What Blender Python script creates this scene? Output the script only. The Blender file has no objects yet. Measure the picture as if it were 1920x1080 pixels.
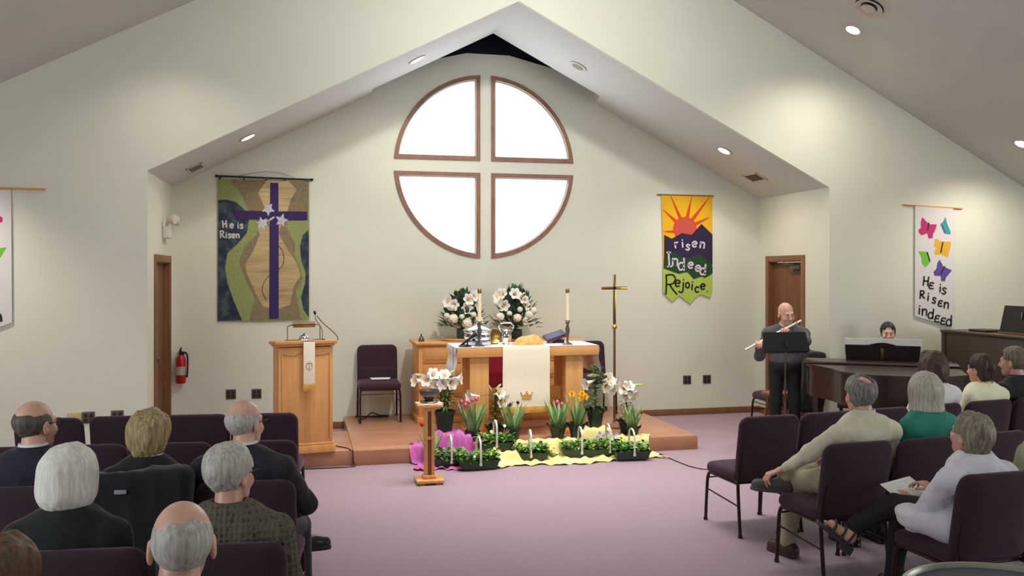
import bpy, bmesh, math, random
import numpy as np
from mathutils import Vector, Matrix
random.seed(7)
COL = bpy.context.scene.collection
SC = bpy.context.scene
PI = math.pi

# ------------------------------------------------------------------ camera, world, exposure
FPX, TH, CAMH, YH = 1660.0, 0.23, 1.92, 511.5
cam_d = bpy.data.cameras.new('camera')
cam = bpy.data.objects.new('camera', cam_d)
COL.objects.link(cam)
cam_d.sensor_width = 36.0
cam_d.lens = FPX / 1920 * 36.0
cam_d.shift_y = -28.5 / 1920
cam_d.clip_end = 200
cam.location = (0, 0, CAMH)
cam.rotation_euler = (PI / 2, 0, -TH)
SC.camera = cam

SC.view_settings.view_transform = 'Standard'
SC.view_settings.look = 'None'
SC.view_settings.gamma = 1.0
SC.view_settings.exposure = 0.0
SC.view_settings.use_curve_mapping = False

w = bpy.data.worlds.new('sky')
SC.world = w
w.use_nodes = True
bg = w.node_tree.nodes['Background']
bg.inputs[0].default_value = (0.82, 0.91, 1.0, 1)
bg.inputs[1].default_value = 7.2


def area(name, loc, target, size, power, color, sy=None, spread=PI):
    d = bpy.data.lights.new(name, 'AREA')
    d.energy = power
    d.color = color
    d.size = size
    if sy:
        d.shape = 'RECTANGLE'
        d.size_y = sy
    d.spread = spread
    o = bpy.data.objects.new(name, d)
    COL.objects.link(o)
    o.location = loc
    v = Vector(target) - Vector(loc)
    o.rotation_euler = v.to_track_quat('-Z', 'Y').to_euler()
    return o


# a ridge fixture (behind the frame's top), then fill lights added for brightness
area('ridge_fixture_light', (2.3, 5.4, 6.2), (2.3, 11.1, 2.3), 0.35, 42, (1, .97, .92), spread=math.radians(85))
area('nave_rear_fill', (2.3, 1.0, 4.6), (2.3, 9.4, 1.6), 4.0, 45, (1, .98, .94), 1.0)  # added area fill for the front wall, no lamp is built here
area('nave_floor_fill', (2.3, 7.6, 5.2), (2.3, 7.9, 0), 4.0, 70, (1, .98, .97), 1.0, math.radians(75))  # added panel that brightens the floor, without fixtures of its own
area('nave_side_fill_left', (-5.3, 3.0, 1.9), (3, 7, 1.2), 5.0, 175, (.90, .97, 1), 1.6)  # added cool side fill standing in for daylight, the wall has no window
area('nave_side_fill_right', (9.9, 3.0, 1.9), (1, 7, 1.2), 5.0, 175, (.92, .97, 1), 1.6)  # its added counterpart on the right, again without a window


def at(px, py, Y):
    """point on the plane y=Y seen at photo pixel (px,py)"""
    c, s = math.cos(TH), math.sin(TH)
    u = (px - 960) / FPX
    v = (YH - py) / FPX
    t = Y / (c - u * s)
    return Vector(((c * u + s) * t, Y, CAMH + v * t))


def atz(px, py, z):
    c, s = math.cos(TH), math.sin(TH)
    u = (px - 960) / FPX
    v = (YH - py) / FPX
    t = (z - CAMH) / v
    return Vector(((c * u + s) * t, (c - u * s) * t, z))


# ------------------------------------------------------------------ materials
def lin(c):
    return tuple(((x / 255) / 12.92 if x <= 10 else (((x / 255) + .055) / 1.055) ** 2.4) for x in c)


def mat(name, c, rough=.6, metal=0.0, c2=None, scale=(8, 8, 8), detail=3, bump=0.0, bscale=None, bdist=.003, lo=.35, hi=.65,
        sheen=0.0, emit=None, spec=.5, trans=0.0, tex='noise', sss=0.0, stint=None):
    m = bpy.data.materials.new(name)
    m.use_nodes = True
    nt = m.node_tree
    b = nt.nodes['Principled BSDF']
    L = nt.links.new
    b.inputs['Base Color'].default_value = (*lin(c), 1)
    b.inputs['Roughness'].default_value = rough
    b.inputs['Metallic'].default_value = metal
    b.inputs['Specular IOR Level'].default_value = spec
    if sheen:
        b.inputs['Sheen Weight'].default_value = sheen
        b.inputs['Sheen Roughness'].default_value = .4
        if stint:
            b.inputs['Sheen Tint'].default_value = (*lin(stint), 1)
    if trans:
        b.inputs['Transmission Weight'].default_value = trans
    if sss:
        b.inputs['Subsurface Weight'].default_value = sss
        b.inputs['Subsurface Scale'].default_value = .01
    if emit:
        b.inputs['Emission Color'].default_value = (*lin(emit[0]), 1)
        b.inputs['Emission Strength'].default_value = emit[1]
    tc = nt.nodes.new('ShaderNodeTexCoord')

    def tx(sc, det):
        mp = nt.nodes.new('ShaderNodeMapping')
        mp.inputs['Scale'].default_value = sc if not isinstance(sc, (int, float)) else (sc,) * 3
        L(tc.outputs['Object'], mp.inputs['Vector'])
        if tex == 'voronoi':
            n = nt.nodes.new('ShaderNodeTexVoronoi')
            n.inputs['Scale'].default_value = 1
            L(mp.outputs[0], n.inputs['Vector'])
            return n.outputs['Color']
        if tex == 'vdist':
            n = nt.nodes.new('ShaderNodeTexVoronoi')
            n.inputs['Scale'].default_value = 1
            n.inputs['Randomness'].default_value = .35
            L(mp.outputs[0], n.inputs['Vector'])
            return n.outputs['Distance']
        n = nt.nodes.new('ShaderNodeTexNoise')
        n.inputs['Scale'].default_value = 1
        n.inputs['Detail'].default_value = det
        L(mp.outputs[0], n.inputs['Vector'])
        return n.outputs[0]
    if c2:
        r = nt.nodes.new('ShaderNodeValToRGB')
        r.color_ramp.elements[0].position = lo
        r.color_ramp.elements[1].position = hi
        r.color_ramp.elements[0].color = (*lin(c), 1)
        if isinstance(c2, list):
            r.color_ramp.elements[1].color = (*lin(c2[-1]), 1)
            for i, cc in enumerate(c2[:-1]):
                e = r.color_ramp.elements.new(lo + (hi - lo) * (i + 1) / len(c2))
                e.color = (*lin(cc), 1)
        else:
            r.color_ramp.elements[1].color = (*lin(c2), 1)
        L(tx(scale, detail), r.inputs[0])
        L(r.outputs[0], b.inputs['Base Color'])
    if bump:
        bn = nt.nodes.new('ShaderNodeBump')
        bn.inputs['Strength'].default_value = bump
        bn.inputs['Distance'].default_value = bdist
        L(tx(bscale or scale, 3), bn.inputs['Height'])
        L(bn.outputs[0], b.inputs['Normal'])
    return m


M = {}
M['wall'] = mat('cream_paint', (224, 225, 210), .75, c2=(228, 229, 215), scale=1.2, bump=.12, bscale=70, bdist=.002)
M['wallback'] = M['wall']
M['ceil'] = mat('ceiling_paint', (208, 208, 202), .8, c2=(213, 213, 207), scale=1.0, bump=.15, bscale=90, bdist=.002)
M['ceil2'] = M['ceil']
M['navy'] = mat('shaft_navy', (22, 30, 48), .8)  # flat dark navy for the whole shaft above the ceiling
M['oak'] = mat('oak_wood', (222, 164, 100), .42, c2=(206, 144, 82), scale=(2.2, 14, 1.2), detail=5)
M['oakv'] = mat('oak_wood_upright', (230, 172, 106), .42, c2=(216, 154, 90), scale=(16, 16, 1.1), detail=5)
M['oakred'] = mat('red_oak_platform', (190, 138, 108), .28, c2=(174, 120, 92), scale=(1.6, 12, 9), detail=5)
M['oakdark'] = mat('cherry_trim', (142, 98, 68), .45, c2=(126, 83, 55), scale=(10, 10, 2), detail=4)
M['wintrim'] = mat('window_trim_wood', (150, 112, 92), .5, c2=(136, 98, 78), scale=(10, 10, 4))
M['doorwood'] = mat('door_veneer', (126, 82, 50), .5, c2=(108, 68, 40), scale=(18, 18, 1.0), detail=5)
M['piano'] = mat('walnut_finish', (54, 34, 27), .3, c2=(42, 26, 21), scale=(4, 14, 10), detail=4)
M['organ'] = mat('organ_walnut', (78, 56, 42), .45, c2=(66, 47, 35), scale=(10, 10, 1.5), detail=4)
M['blackwood'] = mat('dark_lacquer', (30, 20, 18), .4)
M['steelblack'] = mat('black_metal', (22, 22, 24), .45, .3)
M['bronze'] = mat('bronze_tube', (62, 44, 40), .35, .7)
M['brass'] = mat('brass', (190, 150, 80), .25, 1.0)
M['brassdull'] = mat('aged_brass', (140, 115, 75), .35, .9)
M['pewter'] = mat('pewter', (112, 104, 98), .35, .8)
M['silver'] = mat('polished_silver', (215, 216, 224), .12, 1.0)
M['white_plastic'] = mat('white_plastic', (228, 224, 214), .4)
M['brown_plastic'] = mat('brown_plastic', (84, 72, 62), .45)
M['socket'] = mat('socket_black', (28, 24, 22), .5)
M['black'] = mat('black_rubber', (18, 18, 20), .6)
M['cloth_white'] = mat('white_linen', (236, 236, 240), .85, bump=.3, bscale=220)
M['ivory'] = mat('ivory_linen', (244, 232, 208), .85, bump=.25, bscale=160)
M['gold_cloth'] = mat('gold_satin', (206, 152, 72), .5, c2=(222, 172, 92), scale=20, bump=.3, bscale=30, bdist=.01)
M['red_cloth'] = mat('red_velvet', (142, 14, 34), .8, sheen=.3)
M['candle'] = mat('candle_wax', (240, 226, 186), .5, sss=.2)
M['paper'] = mat('paper', (244, 246, 240), .8, c2=(236, 238, 232), scale=40)
M['glass'] = mat('window_glass', (245, 250, 255), .02, trans=1.0)
M['plum'] = mat('plum_fabric', (58, 35, 48), .9, c2=(45, 26, 37), scale=240, detail=2, bump=.4, bscale=300, bdist=.002, sheen=.45, stint=(190, 140, 175))
M['pot'] = mat('dark_green_pot', (30, 44, 36), .45)
M['potfoil'] = mat('dark_foil_wrap', (38, 52, 42), .35, .3)
M['tray'] = mat('green_plastic_tray', (40, 62, 46), .45)
M['leaf'] = mat('lily_leaf', (50, 90, 48), .55, c2=(80, 126, 66), scale=14)
M['leafdark'] = mat('dark_leaf', (48, 80, 52), .5, c2=(86, 118, 84), scale=16)
M['leafbright'] = mat('bedding_leaf', (80, 134, 56), .55, c2=(122, 176, 84), scale=18)
M['leaftulip'] = mat('tulip_leaf', (116, 158, 100), .55, c2=(162, 194, 134), scale=10)
M['petalw'] = mat('white_petal', (246, 244, 240), .6, sss=.1)
M['petalc'] = mat('cream_petal', (250, 238, 212), .6, c2=(253, 246, 230), scale=30, sss=.1)
M['bud'] = mat('green_bud', (196, 206, 120), .55)
M['yellowp'] = mat('yellow_petal', (250, 196, 36), .55)
M['paleyel'] = mat('pale_yellow_petal', (246, 232, 140), .6)
M['pinkp'] = mat('pink_petal', (228, 104, 150), .55)
M['redp'] = mat('red_petal', (186, 36, 44), .55)
M['darkp'] = mat('maroon_petal', (72, 14, 34), .55)
M['purpp'] = mat('lilac_petal', (150, 140, 176), .6)
M['pinkcloth'] = mat('magenta_satin', (214, 96, 160), .5, c2=(196, 104, 186), scale=5, sheen=.3)
M['yelcloth'] = mat('butter_satin', (246, 226, 140), .5, c2=(250, 236, 168), scale=6, sheen=.3)
M['soil'] = mat('potting_soil', (40, 30, 24), .9, bump=.6, bscale=80)
M['extred'] = mat('extinguisher_red', (176, 20, 34), .3)
M['teal_vase'] = mat('teal_ceramic', (40, 72, 72), .35)
M['lamp_on'] = mat('lit_lamp', (255, 244, 224), .5, emit=((255, 238, 210), 14))
M['lamp_off'] = mat('unlit_lamp', (120, 112, 100), .5)
M['trimw'] = mat('lamp_trim', (206, 198, 186), .5)
M['bluecover'] = mat('blue_book_cover', (70, 66, 92), .5)


def carpet():
    m = mat('mauve_carpet', (153, 131, 141), .95, c2=(167, 145, 155), scale=130, detail=2, lo=.3, hi=.7, sheen=.15)
    nt = m.node_tree
    tc = nt.nodes['Texture Coordinate']
    wv = nt.nodes.new('ShaderNodeTexWave')
    wv.inputs['Scale'].default_value = 22
    wv.inputs['Distortion'].default_value = .6
    wv.bands_direction = 'Y'
    nt.links.new(tc.outputs['Object'], wv.inputs['Vector'])
    bn = nt.nodes.new('ShaderNodeBump')
    bn.inputs['Strength'].default_value = .35
    bn.inputs['Distance'].default_value = .004
    nt.links.new(wv.outputs[1], bn.inputs['Height'])
    nt.links.new(bn.outputs[0], nt.nodes['Principled BSDF'].inputs['Normal'])
    return m


M['carpet'] = carpet()


# ------------------------------------------------------------------ object helpers
def V(*a):
    return Vector(a)


def thing(name, label, cat, loc=(0, 0, 0), az=0.0, group=None):
    o = bpy.data.objects.new(name, None)
    COL.objects.link(o)
    o.empty_display_size = .1
    o.location = loc
    o.rotation_euler = (0, 0, -az)
    return tag(o, label, cat, group)


def tag(o, label, cat, group=None):
    o['label'] = label
    o['category'] = cat
    if group:
        o['group'] = group
    return o


_bc = {}


def bevbox(s, bev, seg):
    k = (tuple(round(x, 5) for x in s), bev, seg)
    if k not in _bc:
        bm = bmesh.new()
        bmesh.ops.create_cube(bm, size=1)
        for v in bm.verts:
            v.co = Vector((v.co.x * s[0], v.co.y * s[1], v.co.z * s[2]))
        if bev:
            bmesh.ops.bevel(bm, geom=bm.edges[:], offset=min(bev, .49 * min(s)), segments=seg, affect='EDGES', profile=.5)
        bm.verts.index_update()
        _bc[k] = ([v.co.copy() for v in bm.verts], [[v.index for v in f.verts] for f in bm.faces])
        bm.free()
    return _bc[k]


class MB:
    def __init__(s):
        s.v, s.f, s.m = [], [], []

    def add(s, vs, fs, mi=0):
        n = len(s.v)
        s.v += [tuple(v) for v in vs]
        s.f += [[i + n for i in f] for f in fs]
        s.m += [mi] * len(fs)
        return s

    def box(s, c, sz, bev=0.0, seg=2, R=None, mi=0):
        vs, fs = bevbox(sz, bev, seg)
        c = Vector(c)
        return s.add([(R @ v if R else v) + c for v in vs], fs, mi)

    def box2(s, lo, hi, bev=0.0, seg=2, mi=0):
        lo, hi = Vector(lo), Vector(hi)
        return s.box((lo + hi) / 2, hi - lo, bev, seg, None, mi)

    def tube(s, pts, r, n=8, mi=0, closed=False):
        pts = [Vector(p) for p in pts]
        k = len(pts)
        rs = r if isinstance(r, (list, tuple)) else [r] * k
        vs, fs = [], []
        prev = None
        for i, p in enumerate(pts):
            if closed:
                t = pts[(i + 1) % k] - pts[i - 1]
            else:
                t = pts[min(i + 1, k - 1)] - pts[max(i - 1, 0)]
            t.normalize()
            if prev is None:
                a = t.orthogonal().normalized()
            else:
                a = prev - t * prev.dot(t)
                a = a.normalized() if a.length > 1e-6 else t.orthogonal().normalized()
            prev = a
            b = t.cross(a)
            for j in range(n):
                q = 2 * PI * j / n
                vs.append(p + (a * math.cos(q) + b * math.sin(q)) * rs[i])
        for i in range(k if closed else k - 1):
            i2 = (i + 1) % k
            for j in range(n):
                j2 = (j + 1) % n
                fs.append([i * n + j, i * n + j2, i2 * n + j2, i2 * n + j])
        if not closed:
            fs.append(list(range(n))[::-1])
            fs.append([(k - 1) * n + j for j in range(n)])
        return s.add(vs, fs, mi)

    def lathe(s, prof, c=(0, 0, 0), n=24, mi=0, R=None):
        c = Vector(c)
        vs, fs = [], []
        for r, z in prof:
            for j in range(n):
                q = 2 * PI * j / n
                p = Vector((max(r, 1e-4) * math.cos(q), max(r, 1e-4) * math.sin(q), z))
                vs.append((R @ p if R else p) + c)
        for i in range(len(prof) - 1):
            for j in range(n):
                j2 = (j + 1) % n
                fs.append([i * n + j, i * n + j2, (i + 1) * n + j2, (i + 1) * n + j])
        k = (len(prof) - 1) * n
        if prof[0][0] > .002 and prof[-1][0] > .002:      # annular profile: close it on itself
            if prof[0] != prof[-1]:
                fs += [[k + j, k + (j + 1) % n, (j + 1) % n, j] for j in range(n)]
        else:
            fs.append([j for j in range(n)][::-1])
            fs.append([k + j for j in range(n)])
        return s.add(vs, fs, mi)

    def ell(s, c, r, nu=14, nv=9, R=None, mi=0):
        c = Vector(c)
        if isinstance(r, (int, float)):
            r = (r, r, r)
        vs, fs = [], []
        for i in range(nv + 1):
            a = PI * i / nv - PI / 2
            for j in range(nu):
                q = 2 * PI * j / nu
                p = Vector((r[0] * math.cos(a) * math.cos(q), r[1] * math.cos(a) * math.sin(q), r[2] * math.sin(a)))
                vs.append((R @ p if R else p) + c)
        for i in range(nv):
            for j in range(nu):
                j2 = (j + 1) % nu
                fs.append([i * nu + j, i * nu + j2, (i + 1) * nu + j2, (i + 1) * nu + j])
        return s.add(vs, fs, mi)

    def prism(s, pts, f, d, mi=0):
        """polygon pts (2D, any winding) -> solid between w=0 and w=d, f(u,v,w)->point"""
        a = sum(pts[i][0] * pts[(i + 1) % len(pts)][1] - pts[(i + 1) % len(pts)][0] * pts[i][1] for i in range(len(pts)))
        if a < 0:
            pts = pts[::-1]
        n = len(pts)
        vs = [f(p[0], p[1], d) for p in pts] + [f(p[0], p[1], 0) for p in pts]
        fs = [list(range(n)), [n + i for i in range(n)][::-1]]
        for i in range(n):
            fs.append([i, n + i, n + (i + 1) % n, (i + 1) % n])
        return s.add(vs, fs, mi)

    def leaf(s, p, d, up, L, wd, droop=.4, fold=.2, seg=5, mi=0, tip=0.0):
        p, d, up = Vector(p), Vector(d).normalized(), Vector(up)
        side = d.cross(up)
        side = side.normalized() if side.length > 1e-5 else d.orthogonal().normalized()
        vs, fs = [], []
        dirv = d.copy()
        q = p.copy()
        for i in range(seg + 1):
            t = i / seg
            wv = wd * (math.sin(PI * min(1, (t * .9 + .1)) ** .8) + tip * (1 - t)) * (1 if i < seg else .05)
            nrm = side.cross(dirv)
            vs += [q - side * wv / 2 + nrm * fold * wv / 2, q, q + side * wv / 2 + nrm * fold * wv / 2]
            q = q + dirv * L / seg
            dirv = (dirv + Vector((0, 0, -droop / seg))).normalized()
        for i in range(seg):
            for k in (0, 1):
                a = i * 3 + k
                fs.append([a, a + 1, a + 4, a + 3])
        return s.add(vs, fs, mi)

    def build(s, name, mats, parent=None, smooth=True, kind=None, label=None, angle=None):
        me = bpy.data.meshes.new(name)
        me.from_pydata(s.v, [], s.f)
        mats = mats if isinstance(mats, (list, tuple)) else [mats]
        for m in mats:
            me.materials.append(m if not isinstance(m, str) else M[m])
        if len(mats) > 1:
            me.polygons.foreach_set('material_index', s.m)
        bm = bmesh.new()
        bm.from_mesh(me)
        bmesh.ops.recalc_face_normals(bm, faces=bm.faces[:])
        bm.to_mesh(me)
        bm.free()
        if smooth:
            me.polygons.foreach_set('use_smooth', [True] * len(me.polygons))
            me.set_sharp_from_angle(angle=math.radians(angle or 40))
        o = bpy.data.objects.new(name, me)
        COL.objects.link(o)
        if parent:
            o.parent = parent
        if kind:
            o['kind'] = kind
        if label:
            o['label'] = label
        return o


def cr(pts, n=6, closed=False):
    """catmull-rom through pts"""
    P = [Vector(p) for p in pts]
    out = []
    k = len(P)
    rng = range(k if closed else k - 1)
    for i in rng:
        p0 = P[i - 1] if (closed or i > 0) else P[0]
        p1, p2 = P[i], P[(i + 1) % k]
        p3 = P[(i + 2) % k] if (closed or i + 2 < k) else P[k - 1]
        for j in range(n):
            t = j / n
            out.append(.5 * ((2 * p1) + (p2 - p0) * t + (2 * p0 - 5 * p1 + 4 * p2 - p3) * t * t + (3 * p1 - p0 - 3 * p2 + p3) * t ** 3))
    if not closed:
        out.append(P[-1])
    return out


def copy_tree(o, parent=None):
    c = o.copy()
    COL.objects.link(c)
    c.parent = parent
    for ch in list(o.children):
        copy_tree(ch, c)
    return c


def struct(o):
    o['kind'] = 'structure'
    return o


def wall_poly(name, outer, holes, f, thick, mats, hole_mi=0):
    """flat wall with holes; f(u,v,w) maps to the world, w goes into the wall"""
    bm = bmesh.new()

    def loop(pts, w_):
        vs = [bm.verts.new(f(p[0], p[1], w_)) for p in pts]
        return vs, [bm.edges.new((vs[i], vs[(i + 1) % len(vs)])) for i in range(len(vs))]
    sheets = []
    for w_ in (0, thick):
        loops = [loop(outer, w_)] + [loop(h, w_) for h in holes]
        es = [e for l in loops for e in l[1]]
        bmesh.ops.triangle_fill(bm, use_beauty=True, use_dissolve=False, edges=es)
        sheets.append(loops)
    for i in range(len(sheets[0])):
        a, b = sheets[0][i][0], sheets[1][i][0]
        for k in range(len(a)):
            k2 = (k + 1) % len(a)
            fc = bm.faces.new((a[k], a[k2], b[k2], b[k]))
            if i > 0:
                fc.material_index = hole_mi
    bmesh.ops.recalc_face_normals(bm, faces=bm.faces[:])
    me = bpy.data.meshes.new(name)
    bm.to_mesh(me)
    bm.free()
    for m in mats:
        me.materials.append(M[m])
    o = bpy.data.objects.new(name, me)
    COL.objects.link(o)
    return struct(o)


# ------------------------------------------------------------------ implicit surfaces (for bodies, hair, clothes)
_rs = np.random.RandomState(3)
_lat = _rs.rand(32, 32, 32).astype(np.float32) * 2 - 1


def vnoise(x, y, z):
    xi, yi, zi = np.floor(x).astype(int), np.floor(y).astype(int), np.floor(z).astype(int)
    xf, yf, zf = x - xi, y - yi, z - zi
    xf, yf, zf = (q * q * (3 - 2 * q) for q in (xf, yf, zf))
    r = 0
    for a in (0, 1):
        for b in (0, 1):
            for c in (0, 1):
                r = r + _lat[(xi + a) & 31, (yi + b) & 31, (zi + c) & 31] * (xf if a else 1 - xf) * (yf if b else 1 - yf) * (zf if c else 1 - zf)
    return r


def s_ell(P, c, r, R=None):
    x, y, z = P[0] - c[0], P[1] - c[1], P[2] - c[2]
    if R is not None:
        x, y, z = (R[0][0] * x + R[1][0] * y + R[2][0] * z, R[0][1] * x + R[1][1] * y + R[2][1] * z, R[0][2] * x + R[1][2] * y + R[2][2] * z)
    k0 = np.sqrt((x / r[0]) ** 2 + (y / r[1]) ** 2 + (z / r[2]) ** 2) + 1e-6
    k1 = np.sqrt((x / r[0] ** 2) ** 2 + (y / r[1] ** 2) ** 2 + (z / r[2] ** 2) ** 2) + 1e-6
    return k0 * (k0 - 1) / k1


def s_cap(P, a, b, ra, rb=None):
    rb = ra if rb is None else rb
    bx, by, bz = b[0] - a[0], b[1] - a[1], b[2] - a[2]
    x, y, z = P[0] - a[0], P[1] - a[1], P[2] - a[2]
    L = bx * bx + by * by + bz * bz + 1e-9
    t = np.clip((x * bx + y * by + z * bz) / L, 0, 1)
    return np.sqrt((x - bx * t) ** 2 + (y - by * t) ** 2 + (z - bz * t) ** 2) - (ra + (rb - ra) * t)


def smin(a, b, k):
    h = np.clip(.5 + .5 * (b - a) / k, 0, 1)
    return b + (a - b) * h - k * h * (1 - h)


def smax(a, b, k):
    return -smin(-a, -b, k)


def nets(f, lo, hi, res):
    n = [int(math.ceil((hi[i] - lo[i]) / res)) + 1 for i in range(3)]
    ax = [lo[i] + res * np.arange(n[i], dtype=np.float32) for i in range(3)]
    P = np.meshgrid(*ax, indexing='ij')
    v = f(P).astype(np.float32)
    s = v < 0
    cs = [m - 1 for m in n]
    acc = np.zeros(cs + [3], np.float32)
    cnt = np.zeros(cs, np.float32)
    edges = []
    for d in range(3):
        a = [slice(None)] * 3
        b = [slice(None)] * 3
        a[d] = slice(0, -1)
        b[d] = slice(1, None)
        a, b = tuple(a), tuple(b)
        x = s[a] != s[b]
        den = v[a] - v[b]
        t = np.where(x, v[a] / np.where(np.abs(den) < 1e-9, 1, den), 0)
        edges.append((x, s[a]))
        o1, o2 = [q for q in range(3) if q != d]
        for e1 in (0, 1):
            for e2 in (0, 1):
                sl = [None] * 3
                sl[d] = slice(None)
                sl[o1] = slice(e1, e1 + cs[o1])
                sl[o2] = slice(e2, e2 + cs[o2])
                xx = x[tuple(sl)]
                tt = t[tuple(sl)]
                cnt += xx
                acc[..., d] += np.where(xx, tt, 0)
                if e1:
                    acc[..., o1] += xx
                if e2:
                    acc[..., o2] += xx
    mk = cnt > 0
    idx = np.full(cs, -1, int)
    idx[mk] = np.arange(mk.sum())
    ijk = np.argwhere(mk)
    verts = np.array(lo) + res * (ijk + acc[mk] / cnt[mk][:, None])
    faces = []
    for d in range(3):
        x, sa = edges[d]
        o1, o2 = (d + 1) % 3, (d + 2) % 3
        ii = np.argwhere(x)
        ok = (ii[:, o1] > 0) & (ii[:, o2] > 0) & (ii[:, o1] < n[o1] - 1) & (ii[:, o2] < n[o2] - 1)
        ii = ii[ok]
        if not len(ii):
            continue
        q = []
        for e1, e2 in ((-1, -1), (0, -1), (0, 0), (-1, 0)):
            jj = ii.copy()
            jj[:, o1] += e1
            jj[:, o2] += e2
            q.append(idx[jj[:, 0], jj[:, 1], jj[:, 2]])
        q = np.stack(q, 1)
        fl = ~sa[ii[:, 0], ii[:, 1], ii[:, 2]]
        q[fl] = q[fl][:, ::-1]
        faces.append(q)
    faces = np.concatenate(faces) if faces else np.zeros((0, 4), int)
    return verts, faces


def netobj(name, pieces, m, parent=None, label=None):
    """pieces: list of (verts, faces) -> one smooth mesh object"""
    vs, fs, n = [], [], 0
    for v, f in pieces:
        vs.append(v)
        fs.append(f + n)
        n += len(v)
    vs = np.concatenate(vs)
    fs = np.concatenate(fs)
    me = bpy.data.meshes.new(name)
    me.from_pydata(vs.tolist(), [], fs.tolist())
    me.polygons.foreach_set('use_smooth', [True] * len(me.polygons))
    me.materials.append(m)
    me.update()
    o = bpy.data.objects.new(name, me)
    COL.objects.link(o)
    if parent:
        o.parent = parent
    if label:
        o['label'] = label
    return o


def xform(vf, Mx):
    v, f = vf
    A = np.array(Mx)
    return v @ A[:3, :3].T + A[:3, 3], f
# ================================================================== the room
YF, YB, XL, XR = 9.43, 11.12, -1.53, 6.10
XM, EA, AP = 2.285, 2.94, 4.90
SLA = (AP - EA) / (XM - XL)
NR, SLN = 6.42, 0.52          # nave ridge and slope
NXL, NXR = -5.6, 10.2
TW = .05


def zal(x):
    return AP - SLA * abs(x - XM)


def znv(x):
    return NR - SLN * abs(x - XM)


fl = MB().box2((NXL - .2, -3, -.1), (NXR + .2, YB + .1, 0)).build('floor', 'carpet', kind='structure', smooth=False)

# nave gable wall with the pentagonal opening of the chancel
outer = [(NXL, 0), (XL, 0), (XL, EA), (XM, AP), (XR, EA), (XR, 0), (NXR, 0), (NXR, znv(NXR)), (XM, NR), (NXL, znv(NXL))]
wall_poly('wall_front', outer, [], lambda u, v, w_: (u, YF + w_, v), TW, ['wall'])

# nave ceiling slopes and side walls
for nm, xa in (('ceiling_left', NXL), ('ceiling_right', NXR)):
    MB().prism([(xa, -3), (XM, -3), (XM, YF), (xa, YF)], lambda u, v, w_: (u, v, znv(u) + w_), .1).build(nm, 'ceil', kind='structure', smooth=False)
MB().box2((NXL - .1, -3, 0), (NXL, YF, znv(NXL) + .1)).build('wall_far_left', 'wall', kind='structure', smooth=False)
MB().box2((NXR, -3, 0), (NXR + .1, YF, znv(NXR) + .1)).build('wall_far_right', 'wall', kind='structure', smooth=False)

MB().prism([(NXL, 0), (NXR, 0), (NXR, znv(NXR)), (XM, NR), (NXL, znv(NXL))], lambda u, v, w_: (u, -3 - w_, v), .1).build('wall_rear', 'wall', kind='structure', smooth=False)

# chancel: sloped ceilings with a notch along the back wall
N0, N1, NY = .80, 3.70, 10.78
MB().prism([(XL - .1, YF + TW), (XM, YF + TW), (XM, NY), (N0, NY), (N0, YB), (XL - .1, YB)], lambda u, v, w_: (u, v, zal(u) + w_), .12).build('ceiling_chancel_left', 'ceil2', kind='structure', smooth=False)
MB().prism([(XR + .1, YF + TW), (XM, YF + TW), (XM, NY), (N1, NY), (N1, YB), (XR + .1, YB)], lambda u, v, w_: (u, v, zal(u) + w_), .12).build('ceiling_chancel_right', 'ceil2', kind='structure', smooth=False)
# dark shaft above the notch
wb = MB()
zs0 = lambda x: zal(x) + .03
wb.prism([(N0 - .12, zs0(N0) + .0), (N0, zs0(N0) + .2), (XM - .28, 4.67), (XM + .28, 4.67), (N1, zs0(N1) + .2), (N1 + .12, zs0(N1) + .0), (N1 + .12, 5.6), (N0 - .12, 5.6)], lambda u, v, w_: (u, YB + .132 + w_, v), .03)
wb.box2((N0 - .12, NY, 5.55), (N1 + .12, YB + .16, 5.6))
wb.prism([(NY, 4.2), (YB + .16, 4.2), (YB + .16, 5.6), (NY, 5.6)], lambda u, v, w_: (N0 - .12 - w_, u, v), .05)
wb.prism([(NY, 4.2), (YB + .16, 4.2), (YB + .16, 5.6), (NY, 5.6)], lambda u, v, w_: (N1 + .12 + w_, u, v), .05)
wb.prism([(N0 - .12, 4.25), (XM, 5.0), (N1 + .12, 4.25), (N1 + .12, 5.6), (N0 - .12, 5.6)], lambda u, v, w_: (u, NY - w_, v), .03)
wb.build('ceiling_shaft', 'navy', kind='structure', smooth=False)

# back wall with four quadrant windows
WX, WZ, WR, GX, GZ = 2.256, 3.275, 1.172, .072, .078


def quad(sx, sz, ins, n=28):
    R = WR - ins
    x0, z0 = GX + ins, GZ + ins
    a0, a1 = math.asin(z0 / R), math.acos(x0 / R)
    pts = [(x0, z0)] + [(R * math.cos(a0 + (a1 - a0) * i / n), R * math.sin(a0 + (a1 - a0) * i / n)) for i in range(n + 1)]
    return [(WX + sx * p[0], WZ + sz * p[1]) for p in pts]


zs = lambda x: zal(x) + .03
outer = [(XL, 0), (XR, 0), (XR, zs(XR)), (N1, zs(N1)), (N1, zs(N1) + .25), (XM + .28, 4.72), (XM - .28, 4.72), (N0, zs(N0) + .25), (N0, zs(N0)), (XL, zs(XL))]
QS = [(-1, 1), (1, 1), (-1, -1), (1, -1)]
wall_poly('wall_back', outer, [quad(a, b, .045) for a, b in QS], lambda u, v, w_: (u, YB + w_, v), .13, ['wallback', 'wallback'], 1)

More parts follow.
